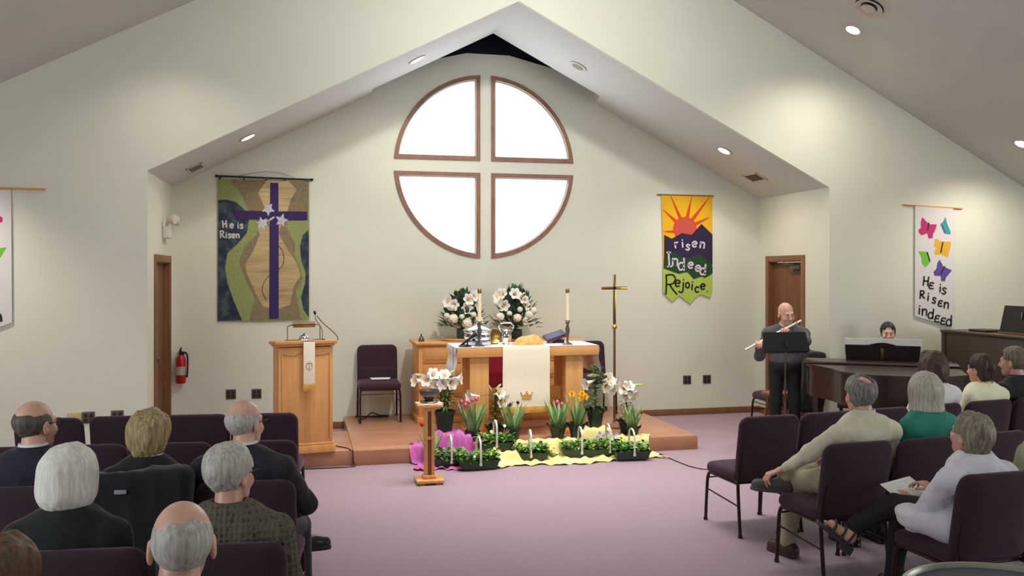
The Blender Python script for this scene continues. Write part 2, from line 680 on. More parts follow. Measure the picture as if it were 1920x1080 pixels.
gm = bpy.data.materials.new('clear_pane')
gm.use_nodes = True
nt = gm.node_tree
nt.nodes.clear()
o_ = nt.nodes.new('ShaderNodeOutputMaterial')
mx = nt.nodes.new('ShaderNodeMixShader')
tr = nt.nodes.new('ShaderNodeBsdfTransparent')
gl = nt.nodes.new('ShaderNodeBsdfGlossy')
gl.inputs['Roughness'].default_value = .02
mx.inputs[0].default_value = .05
nt.links.new(tr.outputs[0], mx.inputs[1])
nt.links.new(gl.outputs[0], mx.inputs[2])
nt.links.new(mx.outputs[0], o_.inputs[0])
for i, (a, b) in enumerate(QS):
    e = bpy.data.objects.new('window_%d' % (i + 1), None)
    COL.objects.link(e)
    struct(e)

    def ring(i0, i1, y0, y1, name, m):
        A, B = quad(a, b, i0), quad(a, b, i1)
        n = len(A)
        vs = [(p[0], y0, p[1]) for p in A] + [(p[0], y0, p[1]) for p in B] + [(p[0], y1, p[1]) for p in A] + [(p[0], y1, p[1]) for p in B]
        fs = []
        for k in range(n):
            k2 = (k + 1) % n
            fs += [[k, k2, n + k2, n + k], [2 * n + k, 3 * n + k, 3 * n + k2, 2 * n + k2], [k, 2 * n + k, 2 * n + k2, k2], [n + k, n + k2, 3 * n + k2, 3 * n + k]]
        return MB().add(vs, fs).build(name, m, e, smooth=False)
    ring(0, .052, YB - .018, YB + .004, 'window_trim', 'wintrim')
    ring(.046, .066, YB + .03, YB + .12, 'window_sash', 'trimw')
    P = quad(a, b, .05)
    MB().prism(P, lambda u, v, w_: (u, YB + .085 + w_, v), .008).build('window_pane', gm, e, smooth=False)

# chancel side walls with their doors
for sd, X0, sg, dy0, dy1, dz in (('left', XL, -1, 9.90, 10.88, 2.05), ('right', XR, 1, 10.02, 10.84, 2.08)):
    fn = lambda u, v, w_: (X0 + sg * w_, u, v)
    wall_poly('wall_' + sd, [(YF + TW, 0), (dy0, 0), (dy0, dz), (dy1, dz), (dy1, 0), (YB + .13, 0), (YB + .13, EA + .04), (YF + TW, EA + .04)], [], fn, .12, ['wall'])
    e = bpy.data.objects.new('door_1' if sd == 'left' else 'door_2', None)
    COL.objects.link(e)
    struct(e)
    fw = .065
    m = MB()
    for y0, y1, z0, z1 in ((dy0 - fw, dy0 + .01, 0, dz + fw), (dy1 - .01, dy1 + fw, 0, dz + fw), (dy0 + .012, dy1 - .012, dz - .01, dz + fw)):
        xa, xb = X0 - sg * .02, X0 + sg * .002
        m.box2((min(xa, xb), y0, z0), (max(xa, xb), y1, z1), .004)
    for y0, y1, z0, z1 in ((dy0, dy0 + .02, 0, dz), (dy1 - .02, dy1, 0, dz), (dy0 + .021, dy1 - .021, dz - .02, dz - .001)):
        xa, xb = X0, X0 + sg * .12
        m.box2((min(xa, xb), y0, z0), (max(xa, xb), y1, z1))
    m.build('door_frame', 'oakdark', e)
    xa, xb = X0 + sg * .05, X0 + sg * .095
    leaf = MB().box2((min(xa, xb), dy0 + .022, .01), (max(xa, xb), dy1 - .022, dz - .022), .003).build('door_leaf', 'doorwood', e)
    ky = dy0 + .1 if sd == 'left' else dy1 - .1
    hx = X0 + sg * .05
    MB().lathe([(.03, 0), (.03, .008), (.012, .01), (.012, .045), (.028, .05), (.032, .065), (.02, .08), (0, .082)], (hx, ky, 1.0), 14, R=Matrix.Rotation(-sg * PI / 2, 3, 'Y')).build('door_knob', 'pewter', leaf)
    if sd == 'right':
        c = MB()
        c.box((hx - .03, 10.2, dz - .09), (.05, .24, .055), .008)
        c.tube([(hx - .055, 10.2, dz - .05), (hx - .1, 10.34, dz - .045), (hx - .02, 10.52, dz - .03)], .011)
        c.build('door_closer', 'pewter', leaf)

# baseboards
bb = .085
MB().box2((XL + .0, YB - .014, 0), (.52, YB, bb), .004).build('baseboard_back_left', 'oakdark', kind='structure')
MB().box2((4.17, YB - .014, 0), (XR, YB, bb), .004).build('baseboard_back', 'oakdark', kind='structure')
MB().box2((XR - .014, YF, 0), (XR, 9.95, bb), .004).build('baseboard_right', 'oakdark', kind='structure')
MB().box2((XR - .014, 10.91, 0), (XR, YB - .014, bb), .004).build('baseboard_right_corner', 'oakdark', kind='structure')
MB().box2((XR, YF - .014, 0), (NXR, YF, bb), .004).build('baseboard_front_right', 'oakdark', kind='structure')
MB().box2((NXL, YF - .014, 0), (XL, YF, bb), .004).build('baseboard_front_left', 'oakdark', kind='structure')

# chancel platform: main dais and the lectern's lower-left extension
PZ = .15
PF = 8.93
pf = thing('wooden_platform', 'low red oak platform in front of the back wall under the altar', 'platform', (0, 0, 0))
MB().box2((.47, PF, .0), (4.17, YB - .0, PZ), .006).build('main_deck', 'oakred', pf)
MB().box2((-1.05, PF + .02, .0), (.468, 10.08, PZ), .006).build('side_deck', 'oakred', pf)

# ================================================================== lamps, vents, wall fittings
def slope_frame(x, nave=False):
    s = SLN if nave else SLA
    sg = 1 if x < XM else -1
    n = Vector((sg * s, 0, -1)).normalized()     # pointing down into the room
    R = n.to_track_quat('-Z', 'Y').to_matrix()
    z = (znv if nave else zal)(x)
    return R, n, z


def recessed(x, y, label, lit=True, nave=False, power=55):
    R, n, z = slope_frame(x, nave)
    t = thing('recessed_light', label, 'ceiling light', (x, y, z), 0, 'recessed ceiling lights')
    MB().lathe([(.075, .012), (.105, .012), (.112, .002), (.112, 0), (.078, -.0), (.075, .0)], (0, 0, 0), 28, R=R @ Matrix.Rotation(PI, 3, 'X')).build('trim_ring', 'trimw', t)
    MB().lathe([(.0, .003), (.05, .0045), (.076, .006), (.076, .009), (0, .009)], (0, 0, 0), 28, R=R @ Matrix.Rotation(PI, 3, 'X')).build('lens', 'lamp_on' if lit else 'lamp_off', t)
    if lit:
        d = bpy.data.lights.new('downlight', 'SPOT')
        d.energy = power
        d.color = (1, .9, .76)
        d.spot_size = math.radians(150)
        d.spot_blend = 1.0
        d.shadow_soft_size = .08
        o = bpy.data.objects.new('downlight', d)
        COL.objects.link(o)
        o.parent = t
        o.location = n * .04
    return t


recessed(-.61, 10.13, 'lit recessed ceiling light above the green and purple cross banner', power=40)
recessed(1.255, 10.137, 'lit recessed ceiling light up left of the round window')
recessed(3.22, 10.24, 'unlit recessed ceiling light up right of the round window', lit=False)
recessed(5.107, 10.17, 'lit recessed ceiling light above and right of the yellow sunrise banner', power=95)
recessed(5.83, 8.56, 'lit recessed ceiling light just below the round air diffuser', nave=True, power=125)
recessed(8.067, 8.61, 'lit recessed ceiling light at the far right edge of the ceiling', nave=True, power=125)

# their mirror pair on the left slope lies just above the frame: light only
for x_, y_, e_ in ((-1.26, 8.56, 45), (-3.5, 8.61, 150)):
    d_ = bpy.data.lights.new('downlight_left_slope', 'SPOT')
    d_.energy, d_.color, d_.spot_size, d_.spot_blend, d_.shadow_soft_size = e_, (1, .9, .76), math.radians(120), .8, .08
    o_ = bpy.data.objects.new('downlight_left_slope', d_)
    COL.objects.link(o_)
    o_.location = (x_, y_, znv(x_) - .05)

R, n, z = slope_frame(5.66, True)
t = thing('air_diffuser', 'round white ceiling air diffuser with concentric rings', 'vent', (5.66, 8.03, z))
Rd = R @ Matrix.Rotation(PI, 3, 'X')
MB().lathe([(.15, .012), (.22, .006), (.225, 0), (.19, 0)], (0, 0, 0), 40, R=Rd).build('outer_ring', 'trimw', t)
MB().lathe([(.19, .0), (.155, .008), (.15, .004), (0, .003)], (0, 0, 0), 40, R=Rd).build('throat', 'socket', t)
MB().lathe([(.085, .012), (.13, .032), (.145, .03), (.14, .022), (.09, .006)], (0, 0, 0), 40, R=Rd).build('middle_ring', 'trimw', t)
MB().lathe([(0, .05), (.04, .05), (.07, .042), (.075, .034), (.05, .03), (0, .03)], (0, 0, 0), 32, R=Rd).build('centre_cone', 'trimw', t)


def vent(x, y, label):
    R, n, z = slope_frame(x)
    t = thing('ceiling_vent', label, 'vent', (x, y, z), 0, 'ceiling vents')
    Rb = R
    m = MB()
    for a, b, c, d in ((-.17, 0, .03, .2), (.17, 0, .03, .2), (0, .085, .37, .03), (0, -.085, .37, .03)):
        m.box(Rb @ Vector((a, b, -.006)), (c, d, .012), .003, R=Rb)
    m.build('frame', 'trimw', t)
    m = MB()
    for k in range(6):
        m.box(Rb @ Vector((0, -.062 + k * .025, -.006)), (.32, .014, .004), 0, R=Rb @ Matrix.Rotation(.5, 3, 'X'))
    m.build('louvre', 'brown_plastic', t)


vent(5.673, 10.445, 'rectangular ceiling vent near the corner above the flutist')
vent(-1.2, 10.55, 'rectangular ceiling vent near the corner above the left door')


def outlet(x, y, z, label, m='brown_plastic'):
    t = thing('wall_outlet', label, 'outlet', (x, y, z), 0, 'wall outlets')
    MB().box((0, -.005, 0), (.115, .01, .115), .003).build('plate', m, t)
    for sx in (-.026, .026):
        k = MB()
        for sz in (-.024, .024):
            k.box((sx, -.011, sz), (.03, .004, .036), .002)
        k.build('socket', 'socket', t)


outlet(-.862, YB, .463, 'brown double outlet on the back wall, farther left of the lectern')
outlet(-.567, YB, .46, 'brown double outlet on the back wall close beside the lectern')
outlet(5.034, YB, .474, 'left one of two brown outlets below the sunrise banner')
outlet(5.323, YB, .473, 'right one of two brown outlets, nearer the right corner')
outlet(-2.071, YF, .496, 'brown double outlet on the front left wall behind the gap between chairs')
outlet(-1.807, YF, .50, 'brown outlet peeking over the second front row chair back')
t = thing('wall_plate', 'blank beige wall plate left of the brown outlet on the front wall', 'wall plate', (-2.2, YF, .505))
MB().box((0, -.005, 0), (.13, .01, .085), .003).build('plate', mat('beige_plastic', (196, 178, 132), .5), t)

# emergency light over the left door (on the chancel's left wall)
t = thing('emergency_light', 'white twin-head emergency light on the wall above the left door', 'emergency light', (XL, 10.5, 2.42))
MB().box((.035, 0, -.05), (.07, .26, .13), .012).build('housing', 'white_plastic', t)
for s_ in (-1, 1):
    h = MB()
    h.lathe([(.0, .0), (.035, .0), (.05, .03), (.058, .075), (.056, .08), (0, .078)], (.06, s_ * .12, .09), 18, R=Matrix.Rotation(PI / 2, 3, 'Y') @ Matrix.Rotation(-.3 * s_, 3, 'X'))
    h.tube([(.04, s_ * .1, .01), (.05, s_ * .12, .06)], .012)
    h.build('lamp_head', 'trimw', t)

# fire extinguisher on the back wall by the left corner
t = thing('fire_extinguisher', 'red fire extinguisher hanging on the back wall beside the left door', 'fire extinguisher', (-1.42, YB - .085, .62))
MB().lathe([(0, 0), (.05, 0), (.058, .012), (.058, .27), (.05, .305), (.025, .33), (.018, .335), (0, .337)], n=20).build('cylinder', 'extred', t)
m = MB().lathe([(.016, .33), (.02, .34), (.02, .37), (.012, .385), (0, .387)], n=14)
m.box((.0, -.02, .4), (.02, .11, .01), .003, R=Matrix.Rotation(.3, 3, 'X')).box((0, -.03, .378), (.018, .09, .008), .003)
m.build('valve_and_lever', 'black', t)
MB().tube(cr([(.02, 0, .365), (.07, -.01, .34), (.078, -.02, .2), (.07, -.02, .07)]), .011).build('hose', 'black', t)
MB().lathe([(.0592, .1), (.0592, .2)], n=20).build('label_band', 'white_plastic', t)
MB().box((0, .07, .3), (.06, .03, .12), .004).build('bracket', 'steelblack', t)
# ================================================================== chairs
def rrect(wd, h, r, n=8):
    pts = []
    for cx, cz, a0 in ((wd / 2 - r, h / 2 - r, 0), (-wd / 2 + r, h / 2 - r, PI / 2), (-wd / 2 + r, -h / 2 + r, PI), (wd / 2 - r, -h / 2 + r, 1.5 * PI)):
        for i in range(n + 1):
            a = a0 + PI / 2 * i / n
            pts.append((cx + r * math.cos(a), cz + r * math.sin(a)))
    return pts


def pad(wd, h, r, th, f, bulge=.012, e=.02):
    """cushion: rounded rectangle in (u,v), thickness along w, f(u,v,w)->point"""
    prof = [(.6, th / 2 + bulge), (.35, th / 2 + bulge * .9), (e * 2.5 / min(wd, h) * 1.2, th / 2 + bulge * .35)]
    rings = []
    for k in range(6):
        a = PI / 2 * k / 5
        rings.append((e * (1 - math.sin(a)), (th / 2 - e) + e * math.cos(a) if th / 2 > e else th / 2 * math.cos(a)))
    half = [(None, .62, th / 2 + bulge), (None, .3, th / 2 + bulge * .8)] + [(i, None, w_) for i, w_ in rings]
    seq = half + [(i, s, -w_) for i, s, w_ in half[::-1][1:]] if rings[-1][1] < 1e-6 else half + [(i, s, -w_) for i, s, w_ in half[::-1]]
    base = rrect(wd, h, r)
    n = len(base)
    vs, fs = [], []
    for ins, sc, w_ in seq:
        for (u, v) in base:
            if ins is None:
                k = 1 - sc
                vs.append(f(u * k, v * k, w_))
            else:
                ku, kv = (wd / 2 - ins) / (wd / 2), (h / 2 - ins) / (h / 2)
                vs.append(f(u * ku, v * kv, w_))
    for i in range(len(seq) - 1):
        for j in range(n):
            j2 = (j + 1) % n
            fs.append([i * n + j, i * n + j2, (i + 1) * n + j2, (i + 1) * n + j])
    fs.append(list(range(n))[::-1])
    fs.append([(len(seq) - 1) * n + j for j in range(n)])
    return vs, fs


def back_f(u, v, w_):
    z = .645 + v
    y = -.205 - (z - .42) * .17 - w_ + .5 * u * u
    return (u, y, z)


def make_chair():
    t = thing('stacking_chair', 'plum stacking chair', 'chair')
    m = MB()
    m.add(*pad(.495, .46, .05, .085, lambda u, v, w_: (u, .03 + v, .428 + w_ - (max(0, v - .1) ** 2) * .9), .008, .034))
    m.build('seat', 'plum', t, angle=60)
    m = MB()
    m.add(*pad(.49, .47, .07, .062, back_f, .008, .026))
    bk = m.build('backrest', 'plum', t, angle=60)
    m = MB()
    m.add(*pad(.44, .17, .04, .03, lambda u, v, w_: tuple(Vector(back_f(u, v - .12, -.030 + w_))), .012, .014))
    m.build('lumbar_pad', 'plum', bk, angle=60)
    r = .0125
    for s in (-1, 1):
        m = MB()
        m.tube(cr([(s * .238, .262, .005), (s * .236, .245, .25), (s * .232, .235, .345), (s * .226, .2, .385), (s * .225, .1, .39)], 5), r)
        m.lathe([(.016, 0), (.016, .018), (.013, .022)], (s * .238, .262, 0), 10)
        m.build('leg', 'bronze', t)
        m = MB()
        m.tube(cr([(s * .24, -.245, .005), (s * .238, -.222, .2), (s * .235, -.205, .38), (s * .232, -.215, .5), (s * .22, -.235, .62)], 5), r)
        m.lathe([(.016, 0), (.016, .018), (.013, .022)], (s * .24, -.245, 0), 10)
        m.build('leg', 'bronze', t)
    m = MB()
    for s in (-1, 1):
        m.tube([(s * .226, .2, .378), (s * .23, -.2, .378)], .011)
    m.tube([(-.226, .17, .378), (.226, .17, .378)], .009).tube([(-.23, -.17, .378), (.23, -.17, .378)], .009)
    m.build('seat_frame', 'bronze', t)
    m = MB().tube([(-.236, .24, .335), (.236, .24, .335)], .006)
    for s in (-1, 1):
        m.tube([(s * .238, .245, .25), (s * .238, -.225, .22)], .006)
    m.build('stretcher', 'bronze', t)
    return t


chair0 = make_chair()
_used = []


def chair(x, y, az, label, group, z=0):
    """x,y: middle of the backrest's top edge"""
    o = chair0 if not _used else copy_tree(chair0)
    _used.append(1)
    o.location = (x + .28 * math.sin(az), y + .28 * math.cos(az), z)
    o.rotation_euler = (0, 0, -az)
    o['label'] = label
    o['group'] = group
    return o


GL, GR = 'stacking chairs left of the aisle', 'stacking chairs right of the aisle'
aL = .094
chair(-.295, 6.80, aL, 'empty plum chair in the front left row, nearest the lectern', GL)
chair(-.79, 6.85, aL, 'empty plum chair in the front left row, second from the lectern', GL)
chair(-1.28, 6.90, aL, 'empty plum chair in the front left row, third from the lectern', GL)
chair(-1.80, 6.93, aL + .1, 'empty plum chair beyond a narrow gap in the front left row, leftmost there', GL)
chair(-.29, 5.69, aL, 'plum chair in the second left row, at the aisle', GL)
chair(-.80, 5.74, aL, 'plum chair in the second left row, behind the blonde woman\'s head', GL)
chair(-1.30, 5.79, aL, 'plum chair in the second left row, right of the dark-fringed bald man', GL)
chair(-1.81, 5.83, aL, 'plum chair in the second left row, cut by the left picture edge', GL)
chair(-.29, 4.60, aL, 'plum chair at the aisle holding the bald man in glasses and dark suit', GL)
chair(-.80, 4.66, aL, 'plum chair under the black coat, holding the blonde woman', GL)
chair(-1.31, 4.72, aL, 'plum chair holding the bald man in navy at the left edge', GL)
chair(-.315, 3.55, aL, 'plum chair holding the man in the knitted sweater', GL)
chair(-.83, 3.60, aL, 'plum chair holding the white-haired woman', GL)
chair(3.31, 5.84, -.063, 'empty plum chair at the aisle in the front right row, seat in view', GR)
chair(3.83, 5.90, -.12, 'plum chair in the front right row, second from the aisle', GR)
chair(4.35, 5.97, -.14, 'plum chair in the front right row, behind the woman with the grey bob', GR)
chair(4.90, 6.05, -.14, 'plum chair holding the curly brown-haired woman in white', GR)
chair(5.46, 6.14, -.14, 'plum chair holding the dark-haired child in the pale tee shirt', GR)
chair(6.00, 6.23, -.14, 'plum chair holding the man in black at the right edge', GR)
chair(3.325, 4.80, -.063, 'plum chair at the aisle holding the man in the cream shirt', GR)
chair(3.86, 4.83, -.1, 'plum chair holding the woman in the teal top', GR)
chair(4.42, 4.90, -.1, 'plum chair behind the grey-haired woman in white, right of her head', GR)
chair(3.53, 3.90, -.05, 'plum chair holding the grey-haired woman in the white jacket', GR)
p = atz(711, 788, PZ)
chair(p.x, 11.065, PI, 'empty plum chair on the platform between lectern and chest of drawers', 'stacking chairs beside the altar', PZ)
pch = p.x
chair(3.57, 11.05, PI, 'plum chair half hidden behind the right end of the altar', 'stacking chairs beside the altar', PZ)
chair(5.90, 9.72, -PI / 2, 'plum chair behind the flutist with a black coat over it', 'stacking chairs right of the aisle')
t = thing('bulletin', 'folded paper bulletin lying on the empty chair beside the altar', 'paper', (pch + .02, 10.78, PZ + .48))
MB().prism([(-.11, -.08), (.1, -.09), (.13, .08), (-.12, .09)], lambda u, v, w_: (u, v, w_ + .006 + .012 * abs(u) * 4), .003).build('sheet', 'paper', t)


# ================================================================== draped coats (implicit)
def coat(name, label, loc, az, seed, sz=(.27, .085, .26), m=None):
    def f(P):
        x, y, z = P
        n = .018 * vnoise(x * 9 + seed, y * 5, z * 4) + .008 * vnoise(x * 26 + seed, y * 9, z * 6)
        lowx = sz[0] + .03 * np.clip(-z / sz[2], 0, 1)
        qx, qy, qz = np.abs(x) - lowx + .05, np.abs(y + .17 * z) - sz[1] + .05, np.abs(z) - sz[2] + .05
        d = np.sqrt(np.maximum(qx, 0) ** 2 + np.maximum(qy, 0) ** 2 + np.maximum(qz, 0) ** 2) + np.minimum(np.maximum(np.maximum(qx, qy), qz), 0) - .05
        return d + n
    t = thing(name, label, 'coat', loc, az)
    netobj('coat_body', [nets(f, (-sz[0] - .1, -sz[1] - .14, -sz[2] - .05), (sz[0] + .1, sz[1] + .14, sz[2] + .05), .012)], m, t)
    return t


M['blackcoat'] = mat('black_wool', (20, 21, 23), .9, sheen=.2, bump=.3, bscale=120)
c_ = coat('draped_coat', 'black coat hung over the chair back behind the blonde woman', (-.80, 4.63, .70), aL, 2.0, (.265, .075, .27), M['blackcoat'])
MB().box((-.04, -.125, .18), (.055, .006, .02), .002).build('collar_tag', mat('grey_tag', (140, 146, 156), .6), c_)
coat('draped_coat', 'black coat hung over the chair behind the flutist', (5.88, 9.70, .62), -PI / 2, 5.0, (.3, .12, .36), M['blackcoat'])

# ================================================================== lectern and what stands on it
LX, LY, LA = -.02, 9.12, -.157
t = thing('wooden_lectern', 'tall oak lectern on the platform with a white stole down its front', 'lectern', (LX, LY, PZ), LA)
MB().box2((-.285, -.235, 0), (.285, .235, .075), .006).box2((-.275, -.225, .075), (.275, .225, .1), .01).build('plinth', 'oakv', t)
MB().box2((-.262, -.212, .1), (.262, .212, 1.04), .006).build('body', 'oakv', t)
m = MB()
m.box2((-.235, -.222, .14), (-.225, -.21, .98), .002).box2((.225, -.222, .14), (.235, -.21, .98), .002)
m.tube(cr([(-.23, -.217, .985), (-.12, -.217, .965), (-.05, -.217, .985), (.05, -.217, .985), (.12, -.217, .965), (.23, -.217, .985)]), .006)
m.build('panel_moulding', 'oak', t)
Rt = Matrix.Rotation(-.06, 3, 'X')
MB().box((0, -.0, 1.075), (.60, .52, .035), .008, R=Rt).box((0, -.0, 1.05), (.56, .47, .03), .01, R=Rt).build('reading_desk', 'oak', t)

st = thing('stole', 'narrow white stole with gold end hanging over the lectern front', 'altar cloth', (LX, LY, PZ), LA)
MB().box2((-.035, -.277, .68), (.075, -.272, 1.1), .001).box((.02, -.16, 1.105), (.11, .24, .004), .001, R=Rt).build('cloth', 'ivory', st)
MB().box2((-.037, -.281, .62), (.077, -.271, .69), .002).build('gold_end', 'gold_cloth', st)
m = MB()
m.tube([(.02 + .03 * math.cos(2 * PI * k / 16), -.279, .86 + .03 * math.sin(2 * PI * k / 16)) for k in range(16)], .0022, closed=True, n=6)
m.tube([(.02, -.279, .81), (.02, -.279, .91)], .0022, n=6).tube([(-.01, -.279, .89), (.05, -.279, .89)], .0022, n=6)
m.build('embroidery', mat('grey_thread', (150, 140, 130), .7), st)

q = Matrix.Rotation(-LA, 3, 'Z').inverted()


def lecl(px, py, Y):
    return Matrix.Rotation(LA, 3, 'Z') @ (at(px, py, Y) - Vector((LX, LY, PZ)))


lp = thing('reading_lamp', 'brass reading lamp with a long tube shade on the lectern', 'lamp', (LX, LY, PZ), LA)
a, b = lecl(539, 612, 9.1), lecl(600, 610, 9.1)
s0, s1 = lecl(549, 609, 9.08), lecl(591, 608, 9.08)
MB().tube([(a.x, a.y, 1.09), a], .006).tube([a, s0], .005).build('post', 'brassdull', lp)
MB().tube([(b.x, b.y, 1.09), b], .006).tube([b, s1], .005).build('post', 'brassdull', lp)
MB().tube([s0, s0 + (s1 - s0) * .03, s0 + (s1 - s0) * .97, s1], [.018, .029, .029, .018], n=16).build('shade', 'brassdull', lp)
MB().box(((a.x + b.x) / 2, a.y, 1.095), (b.x - a.x + .05, .03, .012), .003).build('base_bar', 'brassdull', lp)
mc = thing('gooseneck_microphone', 'black gooseneck microphone rising from the right of the lectern', 'microphone', (LX, LY, PZ), LA)
tip = lecl(591, 589, 9.14)
MB().lathe([(0, 1.088), (.03, 1.088), (.028, 1.1), (0, 1.102)], (.2, .02, 0), 14).build('base', 'steelblack', mc)
MB().tube(cr([(.2, .02, 1.1), (.195, .02, 1.2), (tip.x + .01, tip.y + .01, tip.z - .06), tip]), .004).build('gooseneck', 'pewter', mc)
MB().tube([tip, tip + V(-.008, -.01, .02), tip + V(-.012, -.015, .032)], [.011, .013, .008], n=10).build('capsule', 'black', mc)
lo = [lecl(*w_) for w_ in ((594, 592, 9.14), (606, 606, 9.12), (622, 620, 9.12), (633, 632, 9.1), (630, 641, 9.1), (622, 643, 9.1))]
MB().tube(cr(lo), .004, n=6).build('cable', 'black', mc)
t = thing('desk_bell', 'small silver dome beside the stole on the lectern top', 'bell', tuple(at(570, 633, 9.08).xy) + (PZ + 1.097,))
MB().lathe([(0, 0), (.05, 0), (.052, .01), (.046, .03), (.03, .05), (.008, .058), (0, .059)], n=20).build('dome', 'silver', t)
MB().lathe([(0, .058), (.008, .058), (.008, .068), (0, .07)], n=10).build('button', 'black', t)

t = thing('floor_cable', 'black cable running from the lectern over the platform edge', 'cable')
MB().tube(cr([(.3, 9.2, PZ + .006), (.42, 9.05, PZ + .006), (.44, 8.96, PZ + .006), (.46, 8.92, PZ - .0), (.47, 8.915, .05), (.48, 8.88, .006), (.3, 8.86, .006), (-.3, 8.89, .006)]), .005, n=6).build('cord', 'black', t)
t = thing('floor_cable', 'tangled black cord on the platform behind the empty chair', 'cable')
MB().tube(cr([(.62, 10.7, PZ + .006), (.72, 10.9, PZ + .006), (.8, 10.98, PZ + .05), (.9, 11.05, PZ + .006), (1.0, 11.0, PZ + .006), (.95, 10.93, PZ + .01), (.85, 10.98, PZ + .006), (.6, 11.02, PZ + .006)]), .007, n=6).build('cord', 'black', t)
t = thing('floor_cable', 'thin dark cable across the carpet right of the yellow cloth', 'cable')
pp = [atz(*p_, .006) for p_ in ((1232, 848), (1262, 862), (1300, 876), (1340, 881), (1400, 880), (1450, 876), (1500, 874))]
MB().tube(cr(pp), .005, n=6).build('cord', 'black', t)

# ================================================================== altar
AX0, AX1, AY0, AY1, AZ = 1.578, 3.163, 9.30, 9.95, 1.117
t = thing('altar_table', 'oak altar table on two box pedestals in the middle of the platform', 'table', ((AX0 + AX1) / 2, 9.62, PZ))
ax = (AX0 + AX1) / 2
MB().box2((AX0 - ax, AY0 - 9.62, AZ - .102 - PZ), (AX1 - ax, AY1 - 9.62, AZ - PZ), .005).build('tabletop', 'oak', t)
for x0, x1 in ((1.728, 1.935), (2.80, 3.0)):
    m = MB().box2((x0 - ax, 9.36 - 9.62, 0), (x1 - ax, 9.84 - 9.62, AZ - .102 - PZ), .004)
    m.box2((x0 - ax - .02, 9.34 - 9.62, 0), (x1 - ax + .02, 9.86 - 9.62, .05), .006)
    m.build('pedestal', 'oakv', t)
MB().box2((1.93 - ax, 9.57 - 9.62, .35), (2.81 - ax, 9.61 - 9.62, .5), .003).build('stretcher_board', 'oak', t)

t = thing('altar_cloth', 'white linen cloth over the altar with both ends hanging down', 'altar cloth', (ax, 9.62, AZ))
nx, ny = 40, 8
vs, fs = [], []
prof = [(-(AX1 - AX0) / 2 - .004 - .012 * math.sin(k), -.31 + .31 * k / 8) for k in range(8)] + [(-(AX1 - AX0) / 2 - .004, .004)]
prof = prof + [(-(AX1 - AX0) / 2 + .1, .005), (0, .005), ((AX1 - AX0) / 2 - .1, .005)] + [(-p_[0], p_[1]) for p_ in prof[::-1]]
for i, (x_, z_) in enumerate(prof):
    for j in range(ny + 1):
        v = j / ny
        hang = max(0, -z_) / .31
        vs.append((x_ + (.012 * (1 + math.sin(v * 17)) * hang) * (1 if x_ > 0 else -1), -.318 + .646 * v, z_))
n = len(vs)
vs += [(x_ + (.003 if x_ < -.7 and z_ < 0 else (-.003 if x_ > .7 and z_ < 0 else 0)), y_, z_ - (.003 if z_ >= 0 else 0)) for x_, y_, z_ in vs]
for i in range(len(prof) - 1):
    for j in range(ny):
        a_ = i * (ny + 1) + j
        fs.append([a_, a_ + 1, a_ + ny + 2, a_ + ny + 1])
        fs.append([n + a_, n + a_ + ny + 1, n + a_ + ny + 2, n + a_ + 1])
MB().add(vs, fs).build('linen', 'cloth_white', t)
MB().box2((-(AX1 - AX0) / 2 - .022, -.2, -.3), (-(AX1 - AX0) / 2 - .019, -.185, 0)).build('stripe', mat('blue_grey_stripe', (110, 120, 150), .8), t)

t = thing('altar_runner', 'ivory runner with gold hem and crown emblem hanging down the altar front', 'altar cloth', (2.335, AY0, AZ))
w2 = .262
vs, fs = [], []
pr_ = [(.40, .008), (.1, .008), (-.006, .007), (-.012, -.02)] + [(-.012 - .004 * math.sin(k * .9), -.05 - k * .06) for k in range(11)]
for y_, z_ in pr_:
    for j in range(13):
        u = j / 12
        d_ = max(0, -z_)
        vs.append((-w2 + 2 * w2 * u, y_ - .006 * math.sin(u * 9) * d_ - .002, z_))
n = len(vs)
vs += [(a_, b_ + (.003 if c__ < 0 else 0), c__ - (.003 if c__ > 0 else 0)) for a_, b_, c__ in vs]
for i in range(len(pr_) - 1):
    for j in range(12):
        a_ = i * 13 + j
        fs += [[a_, a_ + 1, a_ + 14, a_ + 13], [n + a_, n + a_ + 13, n + a_ + 14, n + a_ + 1]]
MB().add(vs, fs).build('cloth', 'ivory', t)
m = MB().box2((-w2 - .003, -.026, -.715), (w2 + .003, -.008, -.64), .003)
m.build('gold_hem', 'gold_cloth', t)
m = MB()
cz = -.555
m.prism([(-.075, 0), (.075, 0), (.07, .02), (-.07, .02)], lambda u, v, w_: (u * .75, -.022 - w_, cz + v * .8), .003)
m.prism([(-.068, .026), (.068, .026), (.085, .075), (.045, .045), (.0, .085), (-.045, .045), (-.085, .075)], lambda u, v, w_: (u * .75, -.022 - w_, cz + v * .8), .003)
for u_, v_ in ((-.085, .08), (0, .09), (.085, .08)):
    m.ell((u_ * .75, -.025, cz + v_ * .8), (.009, .003, .009))
m.build('crown_emblem', 'gold_cloth', t)

